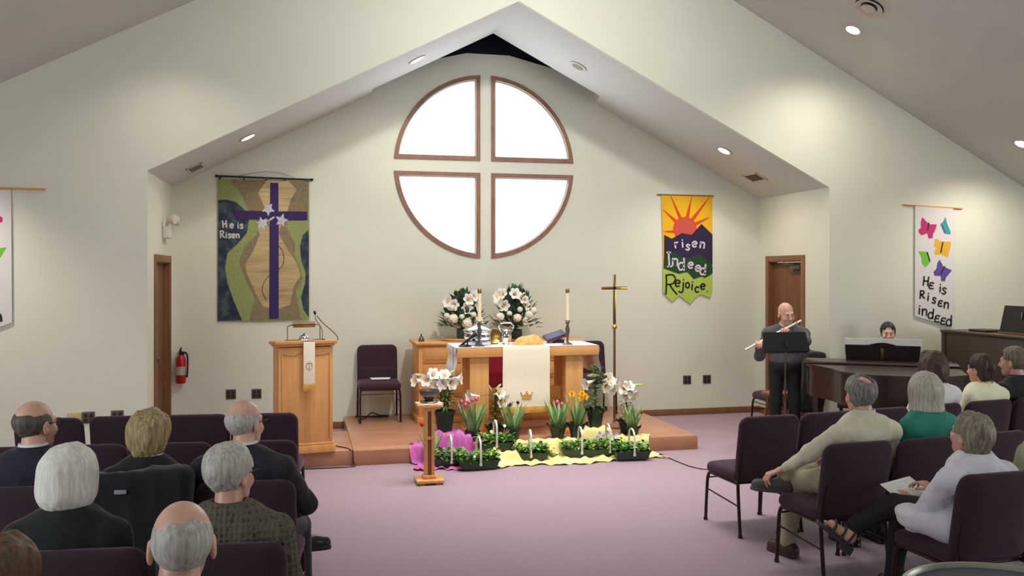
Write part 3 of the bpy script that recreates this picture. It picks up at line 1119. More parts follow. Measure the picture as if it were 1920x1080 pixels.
# chest of drawers against the wall, with a red cloth over its front
CX0, CX1, CY0, CY1, CZ = 1.27, 3.33, 10.33, 10.97, 1.10
t = thing('chest_of_drawers', 'wide oak chest of drawers against the wall behind the altar', 'chest of drawers', (2.3, 10.65, PZ))
MB().box2((CX0 - 2.3 + .03, CY0 - 10.65 + .02, .07), (CX1 - 2.3 - .03, CY1 - 10.65, CZ - PZ - .03), .004).build('carcass', 'oakv', t)
MB().box2((CX0 - 2.3 + .015, CY0 - 10.65 + .01, 0), (CX1 - 2.3 - .015, CY1 - 10.65, .075), .006).build('plinth', 'oakv', t)
MB().box2((CX0 - 2.3 - .01, CY0 - 10.65 - .02, CZ - PZ - .03), (CX1 - 2.3 + .01, CY1 - 10.65, CZ - PZ), .008).box2((CX0 - 2.3 + .01, CY0 - 10.65, CZ - PZ - .05), (CX1 - 2.3 - .01, CY1 - 10.65, CZ - PZ - .03), .006).build('top_board', 'oak', t)
dw = (CX1 - CX0 - .14) / 4
for c_i in range(4):
    for r_i in range(4):
        x0 = CX0 - 2.3 + .07 + c_i * dw
        z0 = .1 + r_i * .2
        m = MB().box2((x0 + .01, CY0 - 10.65 + .004, z0 + .008), (x0 + dw - .01, CY0 - 10.65 + .03, z0 + .192), .006)
        m.box2((x0 + .04, CY0 - 10.65 - .003, z0 + .045), (x0 + dw - .04, CY0 - 10.65 + .01, z0 + .155), .004)
        m.build('drawer', 'oak', t)
t = thing('red_cloth', 'deep red cloth hanging behind the altar, left of the ivory runner', 'altar cloth', (2.32, CY0 - .035, CZ))
vs, fs = [], []
for i in range(12):
    for j in range(13):
        vs.append((-.19 + .38 * j / 12, -.008 * math.sin(j * 1.7) * (i / 11) - .004, .006 - .66 * i / 11 if i else .006))
n = len(vs)
vs += [(a_, b_ + .006, c__) for a_, b_, c__ in vs]
for i in range(11):
    for j in range(12):
        a_ = i * 13 + j
        fs += [[a_, a_ + 1, a_ + 14, a_ + 13], [n + a_, n + a_ + 13, n + a_ + 14, n + a_ + 1]]
MB().add(vs, fs).box2((-.19, -.002, .003), (.19, .3, .008)).build('cloth', 'red_cloth', t)
t = thing('wooden_tray', 'round pale wooden tray on the chest under the left bouquet', 'tray', tuple(at(868, 638, 10.62).xy) + (CZ,))
MB().lathe([(0, 0), (.24, 0), (.262, .02), (.262, .032), (.245, .03), (.235, .018), (0, .018)], n=40).build('tray', mat('pale_maple', (226, 190, 146), .5, c2=(214, 176, 130), scale=(4, 22, 4)), t)
t = thing('hand_bell', 'small dark bell on the left end of the chest of drawers', 'bell', tuple(at(790, 640, 10.55).xy) + (CZ,))
MB().lathe([(0, .004), (.036, 0), (.038, .006), (.03, .03), (.024, .05), (.012, .062), (0, .064)], n=18).build('bell_body', 'pewter', t)
MB().lathe([(.006, .06), (.007, .075), (.01, .085), (0, .092)], n=10).build('handle', 'blackwood', t)

# things on the altar
AT = AZ + .006
GA = 'altar candlesticks'
for px, lab in ((899, 'tall ivory candle in a dark stick before the silver trays'), (1064, 'tall ivory candle in a dark stick at the right end of the altar')):
    x_ = at(px, 600, 9.45).x
    t = thing('candlestick', lab, 'candlestick', (x_, 9.45, AT), 0, GA)
    MB().lathe([(0, 0), (.06, 0), (.062, .008), (.04, .016), (.014, .03), (.011, .06), (.016, .1), (.022, .135), (.026, .17), (.018, .2), (.012, .215), (.02, .235), (.026, .25), (.026, .27), (.018, .27), (0, .268)], n=18).build('stick', 'pewter', t)
    MB().lathe([(.026, .252), (.055, .256), (.058, .262), (.026, .26)], n=20).build('drip_dish', 'silver', t)
    MB().lathe([(0, .262), (.021, .262), (.0195, .6), (0, .6)], n=18).build('candle', 'candle', t)
    MB().lathe([(.0215, .575), (.023, .6), (.018, .618), (.01, .628), (0, .63)], n=16).build('follower', 'brassdull', t)
cx = at(896, 630, 9.66).x
t = thing('communion_trays', 'stack of silver communion trays with a domed lid on the altar', 'communion ware', (cx, 9.66, AT))
for k in range(3):
    MB().lathe([(0, k * .052), (.13, k * .052), (.15, k * .052 + .004), (.152, k * .052 + .03), (.157, k * .052 + .036), (.15, k * .052 + .05), (0, k * .052 + .05)], n=40).build('tray', 'silver', t)
m = MB().lathe([(0, .156), (.165, .156), (.168, .162), (.15, .176), (.1, .196), (.05, .212), (.016, .218), (.01, .224), (0, .226)], n=40)
m.build('lid', 'silver', t)
MB().lathe([(.008, .222), (.009, .232), (.02, .238), (.021, .246), (.012, .254), (0, .256)], n=16).tube([(0, 0, .245), (0, 0, .27)], .004).tube([(-.015, 0, .262), (.015, 0, .262)], .004).build('finial', 'silver', t)
px_ = at(862, 645, 9.42)
t = thing('desk_microphone', 'black microphone leaning in a desk stand at the altar\'s left end', 'microphone', (px_.x + .06, 9.42, AT))
MB().lathe([(0, 0), (.07, 0), (.07, .012), (.03, .022), (0, .024)], n=20).build('stand_base', 'steelblack', t)
MB().tube([(.02, 0, .02), (.03, 0, .06)], .008).build('stand_post', 'steelblack', t)
MB().tube([(-.07, 0, .0), (-.02, 0, .035), (.07, 0, .1), (.1, 0, .122), (.125, 0, .14)], [.008, .012, .014, .022, .018], n=12).build('handheld_mic', 'steelblack', t)
cx = at(949, 640, 9.6).x
t = thing('silver_pitcher', 'silver vessel with a tall hoop handle in the middle of the altar', 'pitcher', (cx, 9.6, AT))
MB().lathe([(0, 0), (.045, 0), (.047, .006), (.04, .015), (.05, .04), (.062, .08), (.058, .12), (.05, .15), (.058, .165), (.054, .165), (.045, .15), (0, .148)], n=24).build('body', 'silver', t)
MB().tube(cr([(-.056, 0, .14), (-.08, 0, .18), (-.072, 0, .225), (-.04, 0, .238), (.04, 0, .238), (.072, 0, .225), (.08, 0, .18), (.056, 0, .14)]), .008).build('hoop_handle', 'silver', t)
cx = at(931, 640, 9.62).x
t = thing('brass_plate', 'round brass plate standing behind the silver vessel, facing front', 'plate', (cx - .01, 9.7, AT + .005))
MB().lathe([(0, 0), (.06, 0), (.075, .008), (.085, .016), (.083, .02), (.07, .014), (0, .008)], (0, 0, .085), 30, R=Matrix.Rotation(PI / 2 - .2, 3, 'X')).build('plate', 'brass', t)
MB().box((0, .02, .01), (.09, .06, .02), .004).build('plate_stand', 'blackwood', t)


def napkin_f(P):
    x, y, z = P
    d = s_ell(P, (0, 0, .02), (.16, .12, .075))
    d = smin(d, s_ell(P, (.06, .02, .06), (.09, .08, .05)), .03)
    d = smin(d, s_ell(P, (-.09, -.03, .0), (.1, .1, .03)), .03)
    return np.maximum(d + .014 * vnoise(x * 16, y * 16, z * 10) + .006 * vnoise(x * 40, y * 40, z * 20), -z)


cx = at(992, 640, 9.52).x
t = thing('gold_napkin', 'gold cloth draped in a heap over the bread on the altar', 'cloth', (cx, 9.54, AT))
netobj('cloth', [nets(napkin_f, (-.22, -.17, -.02), (.22, .17, .14), .007)], M['gold_cloth'], t)
bx = at(1038, 640, 9.7).x
t = thing('service_book', 'dark maroon book propped open toward the wall on the altar', 'book', (bx, 9.72, AT))
Rb = Matrix.Rotation(-.3, 3, 'Y') @ Matrix.Rotation(.25, 3, 'X')
MB().box((.02, 0, .075), (.24, .18, .03), .002, R=Rb).build('cover', mat('maroon_cover', (76, 36, 58), .5), t)
MB().box(Vector((.02, 0, .075)) + Rb @ V(0, 0, .018), (.225, .17, .008), .002, R=Rb).build('pages', 'bluecover', t)
MB().box((.06, 0, .02), (.12, .1, .04), .004).build('rest', 'blackwood', t)

# processional cross
t = thing('processional_cross', 'tall brass cross on a pole standing right of the altar', 'cross', (3.452, 9.6, PZ))
MB().lathe([(0, 0), (.12, 0), (.12, .02), (.05, .035), (.02, .06), (.014, .1)], n=24).build('base', 'oakdark', t)
MB().tube([(0, 0, .04), (0, 0, 1.15)], .014, n=12).build('pole', 'brassdull', t)
MB().lathe([(.012, 1.12), (.022, 1.13), (.03, 1.15), (.022, 1.172), (.012, 1.18)], n=16).build('knob', 'brass', t)
MB().box2((-.016, -.009, 1.16), (.016, .009, 1.75), .003).box2((-.155, -.009, 1.578), (.155, .009, 1.612), .003).build('cross_arms', 'brass', t)

# pedestal with bowl
t = thing('wooden_pedestal', 'slim oak pedestal on the carpet before the lilies, carrying a bowl', 'pedestal', (1.108, 8.06, 0))
MB().box2((-.125, -.12, .018), (.125, .12, .045), .004).box2((-.1, -.095, 0), (-.05, -.04, .018)).box2((.05, -.095, 0), (.1, -.04, .018)).box2((-.1, .04, 0), (-.05, .095, .018)).box2((.05, .04, 0), (.1, .095, .018)).box2((-.06, -.06, .045), (.06, .06, .075), .006).build('base', 'oakv', t)
m = MB()
for s_ in (-1, 1):
    m.box2((s_ * .031 - .014, -.035, .07), (s_ * .031 + .014, .035, .70), .002)
m.build('post', 'oakv', t)
MB().box2((-.017, -.012, .07), (.017, .012, .70)).build('gap_strip', 'oakdark', t)  # dark strip closing the gap between the two boards
MB().box2((-.052, -.042, .40), (.052, .042, .425), .003).build('collar', 'oakv', t)
MB().box2((-.05, -.05, .66), (.05, .05, .70), .004).box2((-.115, -.115, .70), (.115, .115, .728), .005).build('top_plate', 'oakv', t)
t = thing('doily', 'white cloth square under the dark bowl on the pedestal', 'cloth', (1.108, 8.06, .728))
MB().box((0, 0, .003), (.19, .19, .005), .001, R=Matrix.Rotation(.5, 3, 'Z')).build('cloth', 'cloth_white', t)
t = thing('baptismal_bowl', 'dark pewter footed bowl on the slim pedestal', 'bowl', (1.108, 8.06, .734))
MB().lathe([(0, 0), (.075, 0), (.078, .008), (.05, .02), (.038, .03), (.05, .042), (.08, .065), (.092, .095), (.094, .115), (.09, .115), (.082, .09), (.05, .06), (0, .05)], n=32).build('bowl', 'pewter', t)
MB().lathe([(.078, .004), (.084, .009), (.078, .015)], n=32).build('foot_rim', 'brassdull', t)
# ================================================================== grand piano (keyboard away from us)
PA = math.atan2(-.55, .835)
t = thing('grand_piano', 'dark walnut grand piano with closed lid, its tail toward the chairs', 'piano', (5.2, 8.48, 0), -PA)
W = 1.44


def outline(ins=0.0):
    pts = [(0, .36), (0, -.12)] + [tuple(p.xy) for p in cr([(0, -.12, 0), (.03, -.34, 0), (.16, -.55, 0), (.28, -.76, 0), (.36, -.98, 0), (.55, -1.16, 0), (.85, -1.2, 0), (1.2, -1.12, 0), (W, -.9, 0)], 5)][1:] + [(W, .36)]
    c = Vector((.75, -.35))
    return [tuple(c + (Vector(p) - c) * (1 - ins)) for p in pts]


idn = lambda z0: (lambda u, v, w_: (u, v, z0 + w_))
case = MB().prism(outline(.035), idn(.66), .30).build('case', 'piano', t)
MB().prism(outline(.0), idn(.962), .022).build('lid', 'piano', t)
MB().box2((-.01, -.32, .985), (W + .01, .0, 1.007), .005).build('folded_lid_flap', 'piano', t)
m = MB().box2((.02, .3, .60), (W - .02, .56, .70), .006)
m.box2((0, .2, .60), (.1, .56, .86), .01).box2((W - .1, .2, .60), (W, .56, .86), .01)
m.build('keybed', 'piano', t)
MB().box2((.11, .4, .70), (W - .11, .55, .722), .002).build('white_keys', 'ivory', t)
m = MB()
for k in range(36):
    if k % 7 not in (2, 6):
        m.box2((.125 + k * .034, .4, .72), (.143 + k * .034, .49, .735), .002)
m.build('black_keys', 'blackwood', t)
for x_, y_ in ((.12, .2), (W - .12, .2), (.8, -.98)):
    MB().lathe([(.0, .0), (.03, 0), (.03, .05), (.04, .06), (.05, .2), (.055, .45), (.075, .56), (.08, .67), (0, .67)], (x_, y_, 0), 8).build('leg', 'piano', t)
m = MB().box2((.62, -.02, .12), (.66, .02, .62)).box2((.8, -.02, .12), (.84, .02, .62)).box2((.6, -.05, .08), (.86, .06, .13), .006)
m.build('pedal_lyre', 'piano', t)
for k in range(3):
    MB().box((.67 + .06 * k, .1, .09), (.025, .12, .01), .003).build('pedal', 'brass', t)
Rd = Matrix.Rotation(.16, 3, 'X')
dc = V(.76, .1, 1.0)
# shaped desk board
dp = [(-.355, 0), (.355, 0), (.365, .165)] + [(.365 - .73 * k / 16, .165 + .028 * max(0, math.cos((k / 16 - .5) * 2.6 * PI)) * (abs(k / 16 - .5) < .2)) for k in range(1, 16)] + [(-.365, .165)]
MB().prism(dp, lambda u, v, w_: tuple(dc + Rd @ V(u, -w_, v)), .016).build('music_desk', 'blackwood', t)
MB().box(dc + Rd @ V(0, -.022, .07), (.028, .012, .13), .003, R=Rd).build('desk_prop', 'brassdull', t)
# sheet music standing on the desk
for k, (u0, u1, lab) in enumerate(((-.375, -.165, 'white music sheet at the left end of the piano desk'), (-.16, .375, 'wide white music folder standing on the piano desk'))):
    s_ = thing('sheet_music', lab, 'sheet music', (5.2, 8.48, 0), -PA, 'sheet music on the piano')
    MB().prism([(u0, .02), (u1, .02), (u1 + .004, .225 + .006 * k), (u0 + .004, .235)], lambda u, v, w_: tuple(dc + Rd @ V(u, .006 + w_ + .0, v)), .006).build('sheets', 'paper', s_)
b = thing('piano_bench', 'dark piano bench behind the piano under the pianist', 'bench', (6.33, 8.98, 0), -PA)
MB().box2((-.36, -.17, .43), (.36, .17, .49), .02, 3).build('cushion', 'blackwood', b)
MB().box2((-.35, -.16, .37), (.35, .16, .43), .004).build('apron', 'piano', b)
for x_ in (-.31, .31):
    for y_ in (-.13, .13):
        MB().box2((x_ - .02, y_ - .02, 0), (x_ + .02, y_ + .02, .38), .004).build('leg', 'piano', b)

# ================================================================== organ console by the right wall
t = thing('organ_console', 'large brown organ console at the far right, plain back toward the chairs', 'organ', (7.7, 8.25, 0))
MB().box2((-.4, -.75, .0), (.12, .73, 1.22), .006).build('case', 'organ', t)
MB().box2((-.42, -.77, 1.22), (.3, .75, 1.252), .008).build('top_board', 'organ', t)
m = MB().box2((-.405, -.76, 0), (-.395, .74, .12), .003).box2((-.408, -.76, 0), (-.395, -.7, 1.22), .003).box2((-.408, .68, 0), (-.395, .74, 1.22), .003)
m.build('back_trim', 'organ', t)
m = MB().box2((.12, -.73, .68), (.52, .71, .76), .006).box2((.12, -.73, 0), (.5, -.68, 1.1), .004).box2((.12, .66, 0), (.5, .71, 1.1), .004)
m.build('keydesk', 'organ', t)
MB().box2((.3, -.55, .76), (.45, .55, .785), .002).box2((.16, -.55, .83), (.3, .55, .855), .002).build('manuals', 'ivory', t)
m = thing('organ_music_rack', 'dark music rack standing on top of the organ console', 'music rack', (7.5, 7.93, 1.252))
Rk = Matrix.Rotation(.12, 3, 'Y')
MB().prism([(-.34, .012), (.40, .012), (.36, .31), (-.36, .31)], lambda u, v, w_: tuple(Rk @ V(w_, u * 1.0, v)), .018).build('board', 'blackwood', m)
MB().box2((-.02, -.36, 0), (.09, .40, .018), .004).build('ledge', 'oakdark', m)
MB().box(Rk @ V(-.006, .1, .2), (.012, .025, .08), .003, R=Rk).build('clip', 'pewter', m)
bk = thing('hymnal', 'brown book lying on the organ top left of the music rack', 'book', (7.5, 8.55, 1.252))
MB().box((0, 0, .014), (.2, .26, .028), .004).build('covers', 'organ', bk)
MB().box((.006, 0, .014), (.196, .252, .02), .001).build('pages', 'ivory', bk)

# ================================================================== music stand
t = thing('music_stand', 'black music stand in front of the flutist', 'music stand', (4.70, 8.04, 0), .12)
dz, dcn = 1.235, V(0, 0, 1.235)
Rm = Matrix.Rotation(-.42, 3, 'X')   # leans away from the camera-side back
MB().prism([(-.245, -.105), (.245, -.105), (.235, .095), (-.215, .095)], lambda u, v, w_: tuple(dcn + Rm @ V(u, w_, v)), .006).build('desk', 'steelblack', t)
MB().box(dcn + Rm @ V(0, .04, -.103), (.49, .075, .006), .002, R=Rm).build('ledge', 'steelblack', t)
MB().tube([(0, -.01, .5), (0, -.01, 1.17), (0, -.012, 1.2)], .009).tube([(0, -.01, .1), (0, -.01, .62)], .013).build('pole', 'pewter', t)
MB().lathe([(0, -.03), (.02, -.03), (.024, 0), (.018, .03), (0, .032)], (0, -.02, 1.2), 12).build('tilt_knob', 'steelblack', t)
for k in range(3):
    a_ = k * 2 * PI / 3 + .5
    MB().tube([(0, -.01, .14), (.22 * math.cos(a_), -.01 + .22 * math.sin(a_), .06), (.27 * math.cos(a_), -.01 + .27 * math.sin(a_), .008)], .008).build('leg', 'steelblack', t)

# wooden stool behind the stand
t = thing('wooden_stool', 'low brown wooden stool between the music stand and the black coat', 'stool', (5.35, 9.35, 0))
MB().lathe([(0, .50), (.16, .50), (.165, .515), (.16, .53), (0, .532)], n=28).build('seat', 'oakdark', t)
for k in range(4):
    a_ = k * PI / 2 + .6
    MB().tube([(.09 * math.cos(a_), .09 * math.sin(a_), .505), (.17 * math.cos(a_), .17 * math.sin(a_), .0)], [.014, .017]).build('leg', 'oakdark', t)
MB().tube([(.135 * math.cos(a_), .135 * math.sin(a_), .22) for a_ in [k * 2 * PI / 20 for k in range(20)]], .008, closed=True).build('ring', 'oakdark', t)

# ================================================================== banners
GLY = {
    'H': [[(0, 0), (.02, .5), (0, 1)], [(.52, 0), (.5, .5), (.52, 1)], [(0, .5), (.5, .52)]],
    'E': [[(.46, .62), (.2, .68), (.03, .54), (.1, .38), (.36, .36)], [(.1, .38), (-.02, .22), (.1, .02), (.46, .06)]],
    'e': [[(.03, .34), (.3, .36), (.5, .42), (.42, .62), (.2, .66), (.03, .5), (.02, .22), (.18, .02), (.48, .1)]],
    'i': [[(.1, 0), (.1, .6)], [(.1, .82), (.1, .88)]],
    's': [[(.44, .58), (.2, .68), (.06, .52), (.22, .36), (.4, .2), (.28, .0), (0, .07)]],
    'R': [[(0, 0), (.03, .5), (.02, 1)], [(.02, .98), (.35, 1.0), (.5, .78), (.35, .55), (.03, .5)], [(.2, .5), (.36, .25), (.58, 0)]],
    'r': [[(.05, .66), (.06, .0)], [(.06, .4), (.2, .62), (.4, .62)]],
    'n': [[(.0, .66), (.02, 0)], [(.02, .42), (.2, .64), (.4, .56), (.44, .3), (.44, 0)]],
    'd': [[(.46, 1), (.46, .0)], [(.46, .5), (.22, .64), (.02, .45), (.02, .2), (.2, .02), (.46, .2)]],
    'I': [[(.14, 0), (.12, 1)], [(0, 1), (.26, 1)], [(0, 0), (.3, 0)]],
    'j': [[(.3, .62), (.3, -.2), (.12, -.34), (-.08, -.24)], [(.3, .84), (.3, .9)]],
    'o': [[(.24, .66), (.03, .5), (.03, .18), (.22, .02), (.42, .18), (.42, .5), (.24, .66)]],
    'c': [[(.42, .55), (.24, .66), (.04, .48), (.04, .18), (.22, .02), (.44, .1)]],
    '.': [[(.08, .04), (.1, .05)]],
}


def letters(seq, f, wd, d=.003):
    """seq: (char, x, y, height, rotation degrees) in banner picture units (y down), f(x,y,w)->point"""
    m = MB()
    for ch, x, y, h, ro in seq:
        c_, s_ = math.cos(math.radians(ro)), math.sin(math.radians(ro))
        for st_ in GLY[ch]:
            pts = [(x + (px * c_ - py * s_) * h, y - (px * s_ + py * c_) * h) for px, py in st_]
            P = [p_.xy for p_ in cr([(a, b, 0) for a, b in pts], 5)]
            L_, R_ = [], []
            for i in range(len(P)):
                tn = (P[min(i + 1, len(P) - 1)] - P[max(i - 1, 0)])
                tn = tn.normalized() if tn.length > 1e-6 else Vector((1, 0))
                nn = Vector((-tn.y, tn.x)) * wd / 2
                L_.append(P[i] + nn)
                R_.append(P[i] - nn)
            e0 = [P[0] + (P[0] - P[1]).normalized().to_3d().xy * wd * .4]
            e1 = [P[-1] + (P[-1] - P[-2]).normalized() * wd * .4]
            m.prism([tuple(q_) for q_ in (e0 + L_ + e1 + R_[::-1])], f, d)
    return m


# --- large banner: green, navy and gold with a purple cross
def fl_(x, y, w_):
    return (-1.009 + 1.062 * (x - 374) / 502, YB - .02 - w_ - .0004 * math.sin((y - 80) / 110), 3.045 - 1.70 * (y - 80) / 765)


M['b_green'] = mat('moss_green_cotton', (150, 160, 104), .9, c2=(138, 148, 92), scale=30)
M['b_navy'] = mat('mottled_navy_cotton', (30, 42, 66), .9, c2=[(46, 60, 78), (78, 92, 96)], scale=9, detail=6)
M['b_border'] = mat('paisley_cotton', (140, 112, 84), .9, c2=[(108, 112, 112), (150, 128, 84), (112, 116, 92), (158, 112, 82)], scale=28, detail=4, lo=.2, hi=.8)
M['b_gold'] = mat('gold_lame', (178, 154, 108), .42, .25, c2=(196, 174, 128), scale=(3, 3, 12), bump=.5, bscale=(4, 4, 22), bdist=.02)
M['b_purple'] = mat('purple_velvet', (56, 34, 92), .85)
M['b_white'] = mat('white_lace', (208, 206, 214), .8, c2=(178, 176, 190), scale=50)
M['b_vine'] = mat('brown_cord', (66, 52, 44), .8)
M['b_greyw'] = mat('silver_letters', (196, 196, 190), .6)
t = thing('cross_banner', 'large green, navy and gold banner with a purple cross, reading He is Risen', 'banner', (0, 0, 0))
m = MB()
vs, fs = [], []
for i in range(33):
    for j in range(3):
        vs.append(Vector(fl_(372 + 503 * j / 2, 80 + 765 * i / 32 + (7 if i == 32 and j == 1 else 0), 0)))
n = len(vs)
vs += [v_ + V(0, .004, 0) for v_ in vs]
for i in range(32):
    for j in range(2):
        a_ = i * 3 + j
        fs += [[a_, a_ + 1, a_ + 4, a_ + 3], [n + a_, n + a_ + 3, n + a_ + 4, n + a_ + 1]]
m.add(vs, fs).build('green_ground', 'b_green', t)


def piece(nm, pts, m_, lvl, sm=0, lab=None):
    if sm:
        pts = [tuple(p_.xy) for p_ in cr([(a, b, 0) for a, b in pts], sm, True)]
    # subdivide long edges so the piece follows the banner's waves
    out = []
    for i in range(len(pts)):
        a, b = Vector(pts[i]), Vector(pts[(i + 1) % len(pts)])
        k = max(1, int((b - a).length / 30))
        out += [tuple(a + (b - a) * q_ / k) for q_ in range(k)]
    return MB().prism(out, lambda u, v, w_: fl_(u, v, lvl + w_), .002).build(nm, m_, t, smooth=False, label=lab)


piece('navy_patch', [(376, 195), (420, 192), (470, 205), (515, 240), (545, 290), (530, 370), (480, 430), (425, 480), (412, 560), (425, 640), (460, 740), (505, 843), (374, 845), (375, 500)], 'b_navy', .001)
piece('navy_patch', [(873, 350), (840, 380), (825, 440), (832, 520), (858, 590), (852, 650), (830, 720), (845, 790), (874, 830)], 'b_navy', .001)
piece('patterned_border', [(440, 82), (600, 82), (640, 82), (800, 82), (871, 82), (871, 245), (760, 250), (745, 330), (800, 430), (790, 480), (825, 560), (838, 620), (800, 690), (830, 840), (545, 845), (575, 720), (520, 610), (490, 520), (520, 440), (585, 380), (600, 330), (530, 230), (500, 160)], 'b_border', .002)
piece('gold_vase', [(592, 150), (640, 84), (760, 84), (806, 130), (770, 190), (755, 250), (720, 330), (705, 370), (745, 440), (810, 540), (828, 600), (790, 660), (770, 760), (690, 790), (620, 770), (575, 690), (530, 590), (522, 540), (570, 460), (600, 380), (590, 330), (630, 250), (610, 190)], 'b_gold', .0035)
piece('purple_cross', [(659, 96), (704, 96), (705, 251), (866, 250), (866, 298), (706, 300), (706, 836), (653, 838), (655, 298), (468, 296), (468, 250), (657, 250)], 'b_purple', .005)


def petals(cx, cy, r, nm, k=5, ro=0):
    pts = []
    for i in range(k * 2):
        a_ = ro + PI * i / k
        rr = r if i % 2 == 0 else r * .5
        pts.append((cx + rr * math.cos(a_), cy + rr * math.sin(a_)))
    piece(nm, pts, 'b_white', .007, 3)


petals(648, 240, 38, 'lily_applique', 5, .3)
petals(722, 300, 38, 'lily_applique', 5, 1.2)
petals(615, 318, 38, 'lily_applique', 6, .2)
piece('lily_applique', [(600, 296), (640, 300), (680, 278), (684, 286), (645, 312), (605, 314)], 'b_white', .0075)
m = MB()
m.tube([Vector(fl_(a, b, .009)) for a, b in [p_.xy for p_ in cr([(660, 285, 0), (645, 320, 0), (675, 345, 0)], 5)]], .0035, n=6)
m.tube([Vector(fl_(a, b, .009)) for a, b in [p_.xy for p_ in cr([(700, 430, 0), (728, 470, 0), (735, 510, 0), (725, 550, 0), (700, 570, 0), (650, 605, 0), (620, 650, 0), (615, 690, 0), (640, 735, 0)], 5)]], .0035, n=6)
m.build('vine_cord', 'b_vine', t)
letters([('H', 402, 342, 36, 5), ('e', 440, 345, 34, 0), ('i', 480, 346, 34, 0), ('s', 494, 346, 34, 0)], lambda u, v, w_: fl_(u, v, .003 + w_), 8).build('lettering', 'b_greyw', t)
letters([('R', 388, 398, 36, 4), ('i', 416, 398, 32, 0), ('s', 430, 398, 32, 0), ('e', 450, 398, 32, 0), ('n', 474, 398, 32, 0)], lambda u, v, w_: fl_(u, v, .003 + w_), 8).build('lettering', 'b_greyw', t)
m = MB().tube([fl_(366, 66, .004), fl_(890, 74, .004)], .011, n=10)
m.ell(fl_(366, 66, .004), .017).ell(fl_(892, 74, .004), .017)
m.build('hanging_rod', 'blackwood', t)
m = MB()
for x_ in (385, 515, 635, 740, 865):
    m.box(fl_(x_, 76, .004), (.02, .03, .035), .003)
m.build('rod_tabs', 'b_navy', t)
MB().tube([fl_(a, b, 0) for a, b in ((470, 66), (560, 45), (640, 35), (720, 42), (790, 66))], .002, n=5).build('hanging_cord', 'black', t)


# --- sunrise banner
def fr_(x, y, w_):
    return (4.656 + (x - 220) / 374 * .742, YB - .015 - w_, 2.968 - (y - 97) * .00187)


M['r_yel'] = mat('sun_yellow_felt', (232, 182, 30), .9)
M['r_red'] = mat('ray_red_felt', (214, 70, 30), .9)
M['r_sun'] = mat('coral_felt', (196, 84, 74), .9)
M['r_purp'] = mat('deep_purple_felt', (44, 30, 66), .9)
M['r_grn'] = mat('forest_green_felt', (34, 66, 40), .9)
M['r_lime'] = mat('lime_felt', (176, 198, 88), .9)
M['r_let'] = mat('pale_lilac_felt', (214, 204, 222), .9)
M['r_blk'] = mat('black_felt', (24, 26, 24), .9)
t = thing('sunrise_banner', 'yellow sunrise banner over purple and green hills, reading risen Indeed Rejoice', 'banner', (0, 0, 0))


def rp(nm, pts, m_, lvl):
    MB().prism(pts, lambda u, v, w_: fr_(u, v, lvl + w_), .002).build(nm, m_, t, smooth=False)


rp('yellow_ground', [(220, 97), (594, 97), (593, 380), (594, 640), (236, 640), (230, 400)], 'r_yel', 0)
rp('lime_foreground', [(232, 600), (594, 620), (594, 780), (578, 838), (510, 815), (480, 825), (430, 884), (350, 822), (300, 868), (232, 805)], 'r_lime', .0015)
for a, b in (((288, 105), (360, 270)), ((232, 205), (330, 292)), ((440, 112), (408, 262)), ((572, 108), (445, 275)), ((572, 255), (468, 305)), ((232, 362), (325, 362))):
    a, b = Vector(a), Vector(b)
    n_ = Vector(((b - a).y, -(b - a).x)).normalized()
    rp('sun_ray', [tuple(a + n_ * 2), tuple(b + n_ * 13), tuple(b - n_ * 13), tuple(a - n_ * 2)], 'r_red', .002)
rp('sun_disc_rim', [(392 + 86 * math.cos(2 * PI * k / 30), 340 + 86 * math.sin(2 * PI * k / 30)) for k in range(30)], 'r_red', .003)
rp('sun_disc', [(392 + 74 * math.cos(2 * PI * k / 30), 338 + 74 * math.sin(2 * PI * k / 30)) for k in range(30)], 'r_sun', .0045)
rp('purple_hills', [(240, 385), (295, 412), (370, 370), (440, 384), (512, 303), (594, 380), (594, 600), (240, 560)], 'r_purp', .006)
rp('green_hills', [(236, 625), (238, 560), (275, 500), (330, 520), (372, 545), (420, 548), (500, 522), (560, 570), (594, 610), (594, 660), (540, 694), (510, 684), (455, 702), (408, 650), (345, 664)], 'r_grn', .0075)
letters([('r', 318, 480, 62, 8), ('i', 368, 474, 62, 4), ('s', 396, 492, 60, -6), ('e', 444, 470, 60, -4), ('n', 500, 476, 66, -10)], lambda u, v, w_: fr_(u, v, .0085 + w_), 11).build('lettering', 'r_let', t)
letters([('I', 262, 612, 100, 2), ('n', 298, 606, 80, -4), ('d', 342, 640, 88, 0), ('e', 412, 622, 64, -8), ('e', 466, 644, 64, -8), ('d', 500, 672, 78, -4)], lambda u, v, w_: fr_(u, v, .010 + w_), 12).build('lettering', 'r_let', t)
letters([('R', 252, 812, 140, 0), ('e', 318, 756, 70, -4), ('j', 354, 772, 76, -4), ('o', 396, 768, 62, 0), ('i', 436, 780, 66, -4), ('c', 464, 798, 62, -4), ('e', 506, 778, 62, -2), ('.', 552, 796, 40, 0)], lambda u, v, w_: fr_(u, v, .004 + w_), 11).build('lettering', 'r_blk', t)
MB().tube([fr_(190, 97, 0), fr_(604, 99, 0)], .009, n=10).build('hanging_rod', 'oakdark', t)


# --- white butterfly banners either side of the opening
M['w_felt'] = mat('white_felt', (226, 222, 222), .9)
M['bf_pink'] = mat('magenta_felt', (196, 50, 112), .9)
M['bf_teal'] = mat('teal_felt', (70, 152, 164), .9)
M['bf_yel'] = mat('amber_felt', (232, 178, 58), .9)
M['bf_grn'] = mat('bright_green_felt', (118, 196, 62), .9)
M['bf_pur'] = mat('violet_felt', (96, 76, 160), .9)
M['w_blk'] = mat('charcoal_felt', (44, 50, 50), .9)


def fw_(x, y, w_):
    return (7.264 + (x - 205) * .00197, YF - .016 - w_, 2.728 - (y - 115) * .0017)


